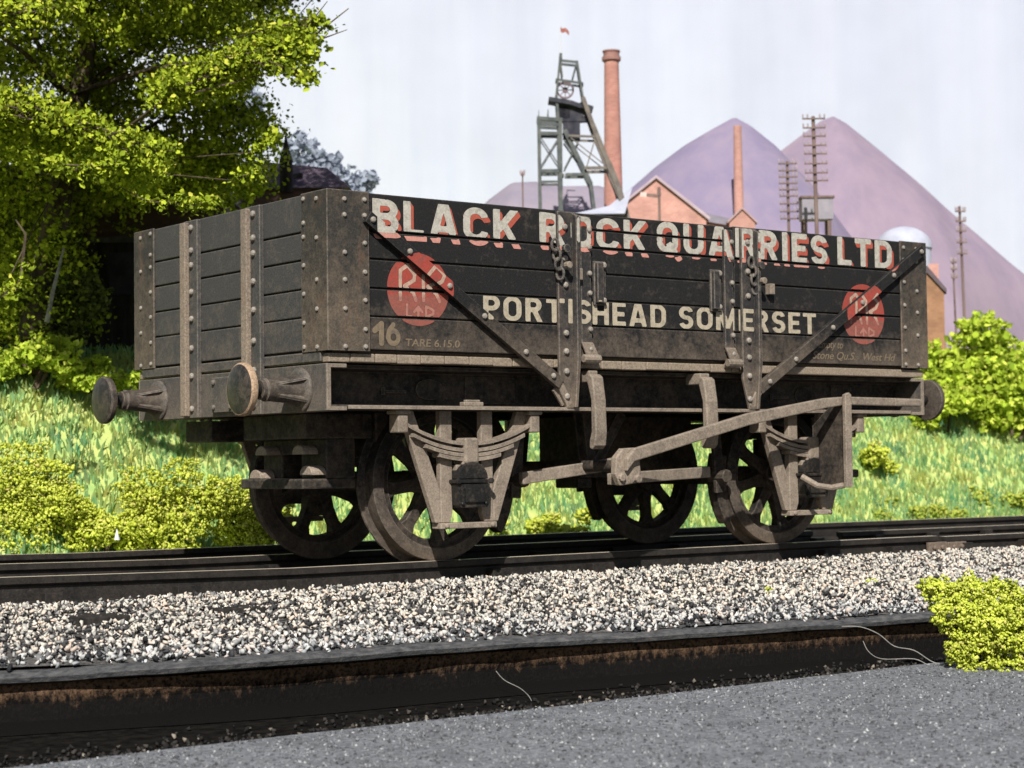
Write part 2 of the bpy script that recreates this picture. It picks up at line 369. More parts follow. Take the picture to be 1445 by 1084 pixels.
r = rim_y(X); keep = (Y > r + 0.055 * rng.random(n)) & ((Y < 1.2) | (rng.random(n) < 0.35)) & ((X < 7.5) | (rng.random(n) < .6)); X = X[keep]; Y = Y[keep]
Z = bed_z(X, Y) + rng.uniform(-0.012, 0.022, len(X))
keep = ~((np.abs(Y - .415) < .03) & (Z > -.175)); X, Y, Z = X[keep], Y[keep], Z[keep]
SZ = rng.uniform(0.006, 0.0165, len(X)) * np.where(Y < -0.5, 0.95, 0.85)
V, F = scatter(np.stack([X, Y, Z], 1), SZ, CUB_V * 1.15, CUB_F, (1.3, 0.9, 0.6), 0.6)
tag(raw('ballast', V, F, stone_mat()), 'pale grey and buff ballast stones spread under the rails', 'ballast', kind='stuff')
# dirt crumbs in the gutter
n = 6500; X = rng.uniform(-4, 8, n); Y = -2.22 + np.abs(rng.normal(0, 0.22, n)); Y = np.minimum(Y, rim_y(X) - .0); Z = np.full(n, -0.548)
V, F = scatter(np.stack([X, Y, Z], 1), rng.uniform(0.005, 0.013, n), CUB_V, CUB_F, (1.2, 1, .7), .5)
tag(raw('gutter_grit', V, F, island('grit', [(0, (0.012, 0.011, 0.01)), (.6, (0.025, 0.022, 0.02)), (.9, (0.07, 0.06, 0.05)), (1, (0.3, 0.26, 0.2))])), 'dark grit and crumbs lying along the road edge gutter', 'grit', kind='stuff')

# ------------------------------------------------------------------ track
RAILM = weathered('rail_iron', (0.010, 0.0095, 0.009), (0.08, 0.062, 0.048), -0.17, 0.0, 0.12, 0.16, rough=0.6, speck=0.2)
TOPM = weathered('rail_top', (0.5, 0.42, 0.32), (0.62, 0.53, 0.42), 0, 1, .5, .5, rough=0.4, speck=0.2)
def sag(x): return 0.016 * max(0.0, -x) - 0.004 * max(0.0, x - 5)
def rail(name, y, xa, xb, label, zoff=0.0):
    pr = [(-.07, -.165), (.07, -.165), (.07, -.148), (.012, -.125), (.012, -.05), (.036, -.035), (.036, -.004), (.03, -.0015), (-.03, -.0015), (-.036, -.004), (-.036, -.035), (-.012, -.05), (-.012, -.125), (-.07, -.148)]
    st = np.arange(xa, xb + .01, 0.25); vs = []; fs = []; k = len(pr)
    for x in st:
        for a, b in pr: vs.append((x, y + a, b + sag(x) + zoff))
    for i in range(len(st) - 1):
        for q in range(k): a = i * k + q; fs.append((a, i * k + (q + 1) % k, (i + 1) * k + (q + 1) % k, (i + 1) * k + q))
    fs += [tuple(range(k))[::-1], tuple(range((len(st) - 1) * k, len(st) * k))]
    o = MB().add(vs, fs).build(name, RAILM); tag(o, label, 'rail', 'railway rails')
    t = []; f = []
    for x in st: t += [(x, y - .031, sag(x) + zoff + .0005), (x, y + .031, sag(x) + zoff + .0005)]
    for i in range(len(st) - 1): f.append((2 * i, 2 * i + 2, 2 * i + 3, 2 * i + 1))
    MB().add(t, f).build('worn_top', TOPM, o); return o
YN, YF = 0.415, 1.915
r1 = rail('rail', YN, -8, 5.55, 'nearest rail in front, carrying the near wheels of the wagon')
r1b = rail('rail', YN, 5.58, 26, 'short rail beyond the joint at far right, behind the ballast', -0.008)
r2 = rail('rail', YF, -8, 5.95, 'dark rail under the far wheels of the wagon')
r2b = rail('rail', YF, 6.1, 26, 'dark rail right of the small gap behind the wagon', -0.02)
r3 = rail('rail', 3.25, -8, 26, 'farthest rail, at the foot of the grassy bank')
mb = MB(); mb.box((5.36, YN - .066, -.12), (5.56, YN - .036, -.045)); mb.box((5.57, YN - .066, -.13), (5.78, YN - .036, -.05))
for x in (5.41, 5.5, 5.63, 5.72): mb.bolt((x, YN - .066, -.085), 1, -1, .018, .02)
tag(mb.build('fishplate', weathered('fishplate_iron', (0.1, 0.075, 0.06), DUST, 0, 1, .3, .3), bevel=.004), 'brownish bolted plate clamping the rail joint at far right', 'rail joint')
slm = mottled('sleeper_dark', (0.012, 0.011, 0.01), (0.05, 0.042, 0.035), 20, stretch=(3, .6, 1), bstr=.4)
k = 0
for x in np.arange(-3.6, 14, 0.72):
    y0 = -0.26 + rng.uniform(-.05, .05)
    mb = MB(); mb.box((-.125, y0, -.27), (.125, 2.55, -.145)); o = mb.build('sleeper', slm, bevel=.006, loc=(x + rng.uniform(-.04, .04), 0, 0.0))
    tag(o, 'dark sleeper end half buried in ballast under the rails', 'sleeper', 'sleepers under the track')
    for y in (YN, YF):
        cm = MB(); cm.box((-.09, y - .13, -.1445), (.09, y + .13, -.125)); cm.box((-.05, y - .085, -.125), (.05, y - .012, -.06)); cm.box((-.05, y + .012, -.125), (.05, y + .085, -.06))
        cm.build('chair', RAILM, o, bevel=.004)

# ------------------------------------------------------------------ the wagon
L, W, ZB, ZT = 4.95, 2.33, 1.21, 2.093
wagon = empty('open_wagon', (0, 0, 0), label='weathered black open goods wagon lettered in cream with red shading', cat='wagon')
def part(mb, name, mat, parent=None, bevel=0.005, smooth=False, label=None):
    o = mb.build(name, M[mat] if isinstance(mat, str) else mat, parent or wagon, bevel, smooth)
    if label: o['label'] = label
    return o
PL = [(1.218, 1.399), (1.408, 1.557), (1.567, 1.72), (1.731, 1.877), (1.888, 2.093)]     # the five planks
DPL = PL[:4] + [(1.888, 1.988), (1.996, 2.088)]
def planks(x0, x1, ya, yb, pl):
    mb = MB()
    for a, b in pl: mb.box((x0, ya, a), (x1, yb, b))
    return mb
DX0, DX1 = 1.772, 3.075
for side in (0, 1):
    ya, yb = (0.0, 0.07) if side == 0 else (W - .07, W)
    bk = MB(); bk.box((0.02, 0.018 if side == 0 else W - .062, 1.215), (L - .02, 0.062 if side == 0 else W - .018, 2.085))
    part(planks(0.002, DX0 - .012, ya, yb, PL), 'side_planking', 'side', bevel=.006)
    sp = part(planks(DX1 + .012, L - .002, ya, yb, PL), 'side_planking', 'side', bevel=.006)
    part(bk, 'groove_backing', 'groove', sp, 0)
    part(planks(DX0, DX1, ya + (.004 if side == 0 else 0), yb, DPL), 'side_door', 'side', bevel=.006)
for e in (0, 1):
    xa, xb = (0.0, 0.07) if e == 0 else (L - .07, L)
    mb = MB()
    for a, b in PL: mb.box((xa, 0.072, a), (xb, W - .072, b))
    ep = part(mb, 'end_planking', 'end', bevel=.006)
    bk = MB(); bk.box((xa + .018, .06, 1.215), (xb - .008, W - .06, 2.085)); part(bk, 'groove_backing', 'groove', ep, 0)
# corner plates with bolts
def corner(x, sx, y, sy):
    t = 0.014; wd = 0.262
    mb = MB()
    ax = x - sx * t; ay = y - sy * t     # outer faces
    # L shaped plan extruded up
    pl = [(ax, ay), (x + sx * wd, ay), (x + sx * wd, y - sy * .001), (x - sx * .001, y - sy * .001), (x - sx * .001, y + sy * wd), (ax, y + sy * wd)]
    mb.prism(pl, 2, 1.205, 2.097)
    bo = MB()
    for dx, zs in ((.098, (2.045, 1.957, 1.749, 1.597, 1.437, 1.228)), (.23, (2.05, 1.962, 1.807, 1.645, 1.488, 1.326, 1.23))):
        for z in zs: bo.bolt((x + sx * dx, ay, z), 1, -sy, .0145, .013)
    for dy, zs in ((.09, (2.05, 1.833, 1.6, 1.438, 1.228)), (.228, (2.064, 1.929, 1.85, 1.691, 1.531, 1.369, 1.234))):
        for z in zs: bo.bolt((ax, y + sy * dy, z), 0, -sx, .0145, .013)
    mb.merge(bo, M['bolt']); part(mb, 'corner_plate', 'plate', bevel=.004)
corner(0, 1, 0, 1); corner(L, -1, 0, 1); corner(0, 1, W, -1); corner(L, -1, W, -1)
# end stanchions: flat iron with a standing rib
for e in (0, 1):
    for yc in (0.785, 1.545):
        s = 1 if e == 0 else -1; x = 0 if e == 0 else L
        mb = MB(); mb.box((min(x, x - s * .028), yc - .085, .875), (max(x, x - s * .028), yc + .085, 2.088))
        bo = MB()
        for z in (2.04, 1.9, 1.81, 1.646, 1.48, 1.3, 1.13, .93): bo.bolt((x - s * .028, yc - .022, z), 0, -s, .02, .02)
        mb.merge(bo, M['bolt']); st = part(mb, 'end_stanchion', 'head', bevel=.004)
        rb = MB(); rb.box((min(x - s * .0281, x - s * .062), yc + .012, .885), (max(x - s * .0281, x - s * .062), yc + .08, 2.075))
        part(rb, 'rib', 'rib', st, .006)
# capping strip along the end top, floor, curb
mb = MB(); mb.box((.08, .08, 1.2), (L - .08, W - .08, 1.216)); part(mb, 'floor_deck', 'floor', bevel=0)
mb = MB(); x = 0.012
while x < 3.1:
    wdt = float(rng.uniform(.14, .2)); mb.box((x, .012 + float(rng.uniform(0, .008)), 1.142 + float(rng.uniform(0, .006))), (min(x + wdt, 3.14) - .004, W - .012, 1.194)); x += wdt
mb.box((3.145, .014, 1.142), (L - .012, W - .012, 1.194))
part(mb, 'floor_boards', 'floor', bevel=.006)
for e in (0, 1):
    mb = MB(); xa = -.006 if e == 0 else L - .05
    mb.box((xa, .08, 1.15), (xa + .056, W - .08, 1.204)); part(mb, 'end_sill', 'head', bevel=.005)
# solebars (channel with outward flanges) and headstocks
for side in (0, 1):
    def yy(v): return v if side == 0 else W - v
    mb = MB()
    pr = [(.03, .885), (.30, .885), (.30, 1.136), (.10, 1.136), (.10, 1.112), (.255, 1.105), (.255, .918), (.03, .908)]
    mb.prism([(yy(a), b) for a, b in pr], 0, .031, L - .031)
    sb = part(mb, 'solebar', 'frame', bevel=.003)
    for x0 in (.72, 3.86):
        d = MB()
        d.prism([(x0 + .12 + .11 * math.cos(a) * (1 if abs(math.cos(a)) < .75 else .9), 1.01 + .062 * math.sin(a)) for a in np.linspace(0, 2 * PI, 17)[:-1]], 1, yy(.242), yy(.2555))
        d.box((x0 - .2, min(yy(.235), yy(.256)), .985), (x0 - .05, max(yy(.235), yy(.256)), 1.005))
        d.box((x0 - .22, min(yy(.24), yy(.256)), .975), (x0 - .19, max(yy(.24), yy(.256)), 1.02))
        d.box((x0 + .38, min(yy(.246), yy(.256)), .93), (x0 + .75, max(yy(.246), yy(.256)), 1.09))
        for i in range(5): d.bolt((x0 + .42 + .075 * i, yy(.246), 1.06 - .09 * (i % 2)), 1, -1 if side == 0 else 1, .014, .012)
        part(d, 'solebar_plate', 'frame', sb, .003)
    cl = MB()
    for x0 in (.93, 3.77):
        cl.box((x0, min(yy(.024), yy(.07)), .908), (x0 + .14, max(yy(.024), yy(.07)), .932)); cl.box((x0 + .02, min(yy(.03), yy(.06)), .932), (x0 + .12, max(yy(.03), yy(.06)), .945))
    part(cl, 'spring_clip', 'gear', sb, .004)
    fe = MB(); fe.box((.14, min(yy(.022), yy(.0299)), .886), (L - .14, max(yy(.022), yy(.0299)), .907)); part(fe, 'lit_flange_edge', 'gear', sb, .002)  # thin paler strip added, sunlight on the flange put into colour
for e in (0, 1):
    s = 1 if e == 0 else -1; x = 0 if e == 0 else L
    pr = [(0, .876), (.13, .876), (.13, .898), (.026, .9), (.026, 1.112), (.13, 1.114), (.13, 1.137), (0, 1.137)]
    mb = MB(); mb.prism([(x + s * a, b) for a, b in pr], 1, .03, 2.25) if False else None
    n_ = len(pr); mb.add([(x + s * a, .028, b) for a, b in pr] + [(x + s * a, W - .028, b) for a, b in pr],
                         [tuple(range(n_)), tuple(range(n_, 2 * n_))] + [(i, (i + 1) % n_, n_ + (i + 1) % n_, n_ + i) for i in range(n_)])
    hs = part(mb, 'headstock', 'head', bevel=.004)
    for ya in (.021, W - .0279):
        fe = MB(); fe.box((min(x, x + s * .026), ya, .878), (max(x, x + s * .026), ya + .0069, 1.135)); fe.box((min(x + s * .0261, x + s * .128), ya, 1.114), (max(x + s * .0261, x + s * .128), ya + .0069, 1.135)); fe.box((min(x + s * .0261, x + s * .128), ya, .878), (max(x + s * .0261, x + s * .128), ya + .0069, .899))
        part(fe, 'lit_channel_edge', 'gear', hs, .002)  # paler strips added along the channel end, its lit edges as colour
    # drawbar plate and hook
    dp = MB(); dp.box((min(x - s * .02, x - s * .0005), 1.03, .9), (max(x - s * .02, x - s * .0005), 1.3, 1.11))
    for a in (1.06, 1.27):
        for z in (.93, 1.08): dp.bolt((x - s * .02, a, z), 0, -s, .018, .018)
    dpo = part(dp, 'drawbar_plate', 'head', bevel=.004)
# buffers
def buffer(x, s, y):
    mb = MB(); z = .997
    mb.lathe([(.128, 0), (.128, s * -.012), (.118, s * -.022), (.1, s * -.03)], (x, y, z), 0, 32)
    b = part(mb, 'buffer', 'head', bevel=.003, smooth=True)
    sh = MB(); sh.lathe([(.098, s * -.026), (.085, s * -.05), (.072, s * -.1), (.064, s * -.2), (.066, s * -.235), (.058, s * -.24), (.056, s * -.265)], (x, y, z), 0, 24)
    for a in (0.55, PI - .55, PI + .55, -.55):
        u = Vector((0, math.cos(a), math.sin(a))); c = Vector((x, y, z)); t = Vector((0, -u.z, u.y)) * .008
        q = [c + u * .05 + Vector((-s * .02, 0, 0)), c + u * .122 + Vector((-s * .02, 0, 0)), c + u * .058 + Vector((-s * .19, 0, 0)), c + u * .04 + Vector((-s * .19, 0, 0))]
        sh.add([p + t for p in q] + [p - t for p in q], [(0, 1, 2, 3), (7, 6, 5, 4), (0, 4, 5, 1), (1, 5, 6, 2), (2, 6, 7, 3), (3, 7, 4, 0)])
    part(sh, 'housing', 'shank', b, 0, True)
    rm = MB(); rm.lathe([(.034, s * -.26), (.034, s * -.35)], (x, y, z), 0, 20); part(rm, 'ram', 'grease', b, 0, True)
    hd = MB(); hd.lathe([(.04, s * -.335), (.11, s * -.345), (.143, s * -.352), (.148, s * -.362), (.147, s * -.384), (.139, s * -.392)], (x, y, z), 0, 40)
    part(hd, 'head_rim', 'bufrim_lit' if x == 0 and y < 1 else 'shank', b, 0, True)
    fc = MB(); fc.lathe([(.1385, s * -.3915), (.125, s * -.398), (.08, s * -.408), (.03, s * -.413), (.004, s * -.414)], (x, y, z), 0, 40)
    part(fc, 'head_face', 'bufface', b, 0, True)
for y in (.30, 2.03): buffer(0, 1, y); buffer(L, -1, y)
# wheels
def wheel_mesh(s):   # outer face at y=0, towards +y*s the flange; axis through the origin
    ty = [(.392, .012), (.40, .0), (.462, .0), (.47, .006), (.47, .1), (.478, .108), (.505, .118), (.508, .13), (.5, .14), (.40, .14), (.392, .13)]
    m1 = MB(); m1.lathe([(r, s * t) for r, t in ty], (0, 0, 0), 1, 56, True)
    m2 = MB(); m2.lathe([(.385 + .012, s * .03), (.385 + .012, s * .11), (.35, s * .11), (.35, s * .03)], (0, 0, 0), 1, 56, True)
    m3 = MB(); m3.lathe([(.11, s * -.01), (.115, s * .02), (.115, s * .14), (.11, s * .15)], (0, 0, 0), 1, 28)
    m4 = MB()
    for k in range(8):
        a = 2 * PI * k / 8 + .2; d = Vector((math.cos(a), 0, math.sin(a)))
        t = Vector((-d.z, 0, d.x))
        vs = []
        for r, wv, th in ((.1, .05, .045), (.2, .036, .032), (.3, .036, .03), (.365, .06, .036)):
            for a1, b1 in ((-1, -1), (1, -1), (1, 1), (-1, 1)): vs.append(d * r + t * wv * a1 + Vector((0, s * (.07 + b1 * th), 0)))
        fs = [(0, 1, 2, 3), (15, 14, 13, 12)] + [(i * 4 + q, i * 4 + (q + 1) % 4, i * 4 + 4 + (q + 1) % 4, i * 4 + 4 + q) for i in range(3) for q in range(4)]
        m4.add(vs, fs)
    return m1, m2, m3, m4
RWH = .470
for x in (1.035, 3.885):
    for y, s in ((.43, 1), (W - .43, -1)):
        m1, m2, m3, m4 = wheel_mesh(s)
        wh = part(m1, 'wheel', 'wheel', bevel=0, smooth=True); wh.location = (x, y, RWH)
        part(m2, 'rim', 'frame', wh, 0, True); part(m3, 'hub', 'frame', wh, .004, True); part(m4, 'spokes', 'frame', wh, .006)  # darker iron inside the wheel, shade put into its colour
        wh.rotation_euler = (0, rng.uniform(-.1, .1) if y < 1 else rng.uniform(0, 1), 0)
    ax = MB(); ax.tube([(x, .1, RWH), (x, W - .1, RWH)], .065, 16); part(ax, 'axle', 'wheel', None, 0, True)
# axle guards, springs, boxes
def gear(xc, side):
    def yy(v): return v if side == 0 else W - v
    sg = -1 if side == 0 else 1
    def pr(mb, poly, a, b): mb.prism([(xc + u, v) for u, v in poly], 1, yy(a), yy(b))
    mb = MB(); a, b = .10, .145
    pr(mb, [(-.19, .884), (-.105, .884), (-.105, .29), (-.125, .235), (-.19, .235)], a, b)
    pr(mb, [(.105, .884), (.19, .884), (.19, .235), (.125, .235), (.105, .29)], a, b)
    pr(mb, [(-.46, .884), (-.375, .884), (-.1905, .42), (-.1905, .235), (-.225, .235), (-.27, .36)], a + .001, b - .001)
    pr(mb, [(.46, .884), (.375, .884), (.1905, .42), (.1905, .235), (.225, .235), (.27, .36)], a + .001, b - .001)
    ag = part(mb, 'axle_guard', 'gear', bevel=.006)
    kp = MB(); kp.box((xc - .205, min(yy(.08), yy(.17)), .2), (xc + .2, max(yy(.08), yy(.17)), .234))
    kp.bolt((xc - .165, yy(.08), .217), 1, sg, .016, .016); kp.bolt((xc + .165, yy(.08), .217), 1, sg, .016, .016)
    part(kp, 'keeper_bar', 'gear', ag, .005)
    # leaf spring
    sp = MB()
    for i, (half, off) in enumerate(((.475, 0), (.40, .03), (.315, .058), (.22, .083))):
        N_ = 14; pts = []
        for j in range(N_ + 1):
            u = -half + 2 * half * j / N_; pts.append((xc + u, .672 + .125 * (u / .475) ** 2 - off + (.008 if i == 0 else 0)))
        for (x0, z0), (x1, z1) in zip(pts, pts[1:]):
            sp.add([(x0, yy(.06), z0), (x1, yy(.06), z1), (x1, yy(.14), z1), (x0, yy(.14), z0), (x0, yy(.06), z0 + .021), (x1, yy(.06), z1 + .021), (x1, yy(.14), z1 + .021), (x0, yy(.14), z0 + .021)],
                   [(0, 3, 2, 1), (4, 5, 6, 7), (0, 1, 5, 4), (2, 3, 7, 6)] + ([(0, 4, 7, 3)] if x0 == pts[0][0] else []) + ([(1, 2, 6, 5)] if x1 == pts[-1][0] else []))
    so_ = part(sp, 'leaf_spring', 'gear', bevel=0)
    bk = MB(); bk.box((xc - .05, min(yy(.045), yy(.15)), .575), (xc + .05, max(yy(.045), yy(.15)), .725)); part(bk, 'spring_buckle', 'gear', so_, .014)
    for u in (-.475, .475):
        sk_ = MB(); sk_.box((xc + u - .035, min(yy(.055), yy(.15)), .755), (xc + u + .035, max(yy(.055), yy(.15)), .86)); sk_.box((xc + u - .05, min(yy(.045), yy(.155)), .86), (xc + u + .05, max(yy(.045), yy(.155)), .884))
        part(sk_, 'spring_shoe', 'gear', so_, .008)
    # axlebox
    ab = MB()
    ab.prism([(xc + u, v) for u, v in ((-.11, .34), (-.095, .32), (.095, .32), (.11, .34), (.115, .46), (-.115, .46))], 1, yy(.03), yy(.19))
    ab.box((xc - .13, min(yy(.022), yy(.19)), .462), (xc + .13, max(yy(.022), yy(.19)), .484))
    ab.prism([(xc + .11 * math.cos(t), .486 + .1 * math.sin(t)) for t in np.linspace(0, PI, 13)], 1, yy(.04), yy(.19))
    ab.prism([(xc + u, v) for u, v in ((-.07, .35), (.07, .35), (.07, .435), (-.07, .435))], 1, yy(.015), yy(.0299))
    for u in (-.085, .085): ab.bolt((xc + u, yy(.03), .345), 1, sg, .014, .014)
    for u in (-.118, .118): ab.tube([(xc + u, yy(.035), .474), (xc + u, yy(.012), .474)], .018, 8)
    abo = part(ab, 'axlebox', 'grease', bevel=.008)
    tp = MB(); tp.box((xc - .06, min(yy(.06), yy(.15)), .565), (xc + .06, max(yy(.06), yy(.15)), .6)); tp.box((xc - .095, min(yy(.075), yy(.15)), .5), (xc + .095, max(yy(.075), yy(.15)), .57)); part(tp, 'spring_seat', 'gear', abo, .008)
for x in (1.0, 3.855):
    for side in (0, 1): gear(x if side == 0 else L - x, side)
# lever, guard, push rods, brake shoes, door stops; a second set turned round on the far side
def running(side):
    def X(x): return x if side == 0 else L - x
    def Y(y): return y if side == 0 else W - y
    def bx(mb, x0, x1, y0, y1, z0, z1): mb.box((min(X(x0), X(x1)), min(Y(y0), Y(y1)), z0), (max(X(x0), X(x1)), max(Y(y0), Y(y1)), z1))
    def prm(mb, poly, y0, y1): mb.prism([(X(a), b) for a, b in poly], 1, Y(y0), Y(y1))
    for x0, x1 in ((1.805, 1.915), (2.725, 2.845)):
        mb = MB(); xa = x0; xb = x1
        front = [(-.03, 1.11), (-.06, 1.09), (-.083, .95), (-.09, .75), (-.078, .675), (-.05, .65), (-.025, .66), (-.025, .70), (-.045, .76), (-.045, .95), (-.01, 1.06)]
        n_ = len(front)
        mb.add([(X(xa + .02), Y(a), b) for a, b in front] + [(X(xb), Y(a), b) for a, b in front], [tuple(range(n_)), tuple(range(n_, 2 * n_))] + [(i, (i + 1) % n_, n_ + (i + 1) % n_, n_ + i) for i in range(n_)])
        o = part(mb, 'door_stop', 'gear', bevel=.008)
        mb = MB(); bx(mb, xa + .03, xb - .01, -.02, .12, 1.06, 1.13); part(mb, 'stop_bracket', 'gear', o, .006)
    # lever
    mb = MB(); pts = [(1.99, .555), (2.05, .615), (3.02, .835), (3.72, .943), (3.92, .962), (4.665, .955)]
    hw = .034
    up = []; dn = []
    for i, (x, z) in enumerate(pts):
        k_ = hw * (1.15 if i < 3 else .8 if i > 3 else 1)
        up.append((x, z + k_)); dn.append((x, z - k_))
    prm(mb, up + dn[::-1], -.15, -.185)
    lv = part(mb, 'brake_lever', 'gear', bevel=.008)
    mb = MB(); prm(mb, [(4.4, .93), (4.68, .93), (4.68, .982), (4.4, .982)], -.147, -.19); part(mb, 'lever_handle', 'gear', lv, .012)
    # crank plate on the cross shaft
    mb = MB(); prm(mb, [(1.93, .60), (1.99, .655), (2.1, .66), (2.12, .61), (2.13, .5), (2.06, .44), (1.96, .43), (1.925, .5)], -.10, -.149)
    for (x, z) in ((2.03, .6), (2.1, .47), (1.97, .48)): mb.tube([(X(x), Y(-.14), z), (X(x), Y(-.17), z)], .026, 10)
    part(mb, 'brake_crank', 'gear', None, .008)
    mb = MB(); mb.tube([(X(2.03), Y(-.13), .55), (X(2.03), Y(W / 2), .55)], .035, 12); part(mb, 'brake_shaft', 'frame', None, 0, True)
    # V hanger
    for y in (.36, .44):
        mb = MB(); mb.bar((X(2.12), Y(y), .89), (X(2.16), Y(y), .55), .07, .022); mb.bar((X(2.42), Y(y + .0005), .89), (X(2.19), Y(y + .0005), .55), .07, .021)
        part(mb, 'shaft_hanger', 'frame', None, .004)
    # push rods
    mb = MB(); mb.bar((X(1.55), Y(.30), .48), (X(2.4), Y(.25), .58), .075, .045); part(mb, 'push_rod', 'gear', None, .006); mb = MB(); mb.bar((X(1.98), Y(-.03), .47), (X(3.05), Y(.24), .5), .07, .045); part(mb, 'push_rod', 'gear', None, .006)
    # brake shoes and hangers
    for sgn, xc in ((1, 1.035), (-1, 3.885)):
        mb = MB(); arc = [(xc + sgn * r * math.cos(t), RWH + r * math.sin(t)) for r, ts in ((.48, np.linspace(-.6, .28, 8)), (.575, np.linspace(.28, -.6, 8))) for t in ts]
        prm(mb, arc, .44, .53); sh = part(mb, 'brake_shoe', 'frame', None, .008)
        mb = MB(); mb.bar((X(xc + sgn * .6), Y(.42), .88), (X(xc + sgn * .56), Y(.42), .36), .075, .03); mb.tube([(X(xc + sgn * .57), Y(.33), .47), (X(xc + sgn * .57), Y(.5), .47)], .045, 10); part(mb, 'shoe_hanger', 'frame', sh, .005)  # hanger and shoe in dark iron, shadow put into the colour
    # lever guard
    mb = MB(); prm(mb, [(3.87, .385), (3.93, .385), (3.93, 1.0), (3.91, 1.015), (3.87, 1.0)], -.225, -.195)
    g_ = part(mb, 'lever_guard', 'gear', None, .004)
    mb = MB(); mb.add([(X(3.895), Y(-.194), .388), (X(3.895), Y(.1), .388), (X(3.895), Y(.1), .80), (X(3.895), Y(-.1), .96), (X(3.895), Y(-.194), .98),
                       (X(3.915), Y(-.194), .388), (X(3.915), Y(.1), .388), (X(3.915), Y(.1), .80), (X(3.915), Y(-.1), .96), (X(3.915), Y(-.194), .98)],
                      [(0, 1, 2, 3, 4), (9, 8, 7, 6, 5)] + [(i, (i + 1) % 5, 5 + (i + 1) % 5, 5 + i) for i in range(5)])
    part(mb, 'guard_web', 'frame', g_, 0)
    mb = MB(); mb.tube([(X(3.9), Y(-.17), .4), (X(3.8), Y(-.15), .385), (X(3.72), Y(-.1), .40), (X(3.68), Y(.0), .46)], .02, 8); part(mb, 'guard_strut', 'gear', g_, 0, True)
running(0); running(1)
mb = MB(); mb.box((2.60, 1.0, .47), (3.62, 1.45, .884)); mb.box((2.62, 1.05, .40), (2.74, 1.3, .4695)); part(mb, 'underframe_beam', 'frame', None, .01)
mb = MB(); mb.box((.63, .5, .62), (.72, W - .5, .884)); part(mb, 'cross_beam', 'frame', None, .01)
# coupling / drawgear mount below the headstock
for e in (0, 1):
    def X(x): return x if e == 0 else L - x
    def bx(mb, x0, x1, y0, y1, z0, z1): mb.box((min(X(x0), X(x1)), y0, z0), (max(X(x0), X(x1)), y1, z1))
    mb = MB(); bx(mb, .16, .62, .52, 1.24, .73, .876); bx(mb, .30, .5, 1.02, 1.24, .5, .729); bx(mb, .30, .5, .52, .80, .5, .729); bx(mb, .30, .5, .801, 1.019, .64, .729); bx(mb, .14, .5, .52, 1.24, .44, .499)
    bx(mb, .44, .5, .801, 1.019, .501, .639)
    o = part(mb, 'coupling_mount', 'frame', None, .01)
    for y, z in ((1.1, .64), (.67, .64), (1.17, .5), (.585, .52)):
        mb = MB(); mb.prism([(y + .07 * math.cos(t), z + .055 * math.sin(t)) for t in np.linspace(0, PI, 9)], 0, X(.3), X(.2))
        part(mb, 'mount_tab', 'tab', o, .005)
    mb = MB(); bx(mb, .14, .5, 1.6, 1.94, .73, .86); bx(mb, .14, .16, 1.62, 1.66, .86, .876); bx(mb, .14, .16, 1.72, 1.76, .86, .876); part(mb, 'frame_bracket', 'frame', None, .01)
# side stanchions, diagonal straps, door ironwork
def stanchion(x0, mirror=False):
    mb = MB(); mb.prism([(x0, 2.085), (x0 + .14, 2.085), (x0 + .14, 1.2), (x0 + .13, .9), (x0 + .055, .9), (x0, 1.1)], 1, -.004, -.026)
    bo = MB()
    for z in (1.99, 1.8, 1.64, 1.35, 1.24, 1.12, .97): bo.bolt((x0 + .05, -.026, z), 1, -1, .02, .02)
    mb.merge(bo, M['bolt']); st = part(mb, 'side_stanchion', 'iron', None, .005)
    wb = MB(); wb.add([(x0 + .108, -.0262, 2.08), (x0 + .108, -.07, 2.06), (x0 + .108, -.07, 1.2), (x0 + .1, -.05, .905), (x0 + .1, -.0262, .905),
                       (x0 + .134, -.0262, 2.08), (x0 + .134, -.07, 2.06), (x0 + .134, -.07, 1.2), (x0 + .122, -.05, .905), (x0 + .122, -.0262, .905)],
                      [(0, 1, 2, 3, 4), (9, 8, 7, 6, 5)] + [(i, (i + 1) % 5, 5 + (i + 1) % 5, 5 + i) for i in range(5)])
    part(wb, 'web', 'iron', st, .004)
    bs = MB(); bs.box((x0 + .01, -.02, .885), (x0 + .15, .03, .905)); bs.box((x0 + .09, -.012, .93), (x0 + .15, .028, .96)); part(bs, 'foot', 'gear', st, .004)
    return st
stanchion(1.602); stanchion(3.13)
STRAPS = []
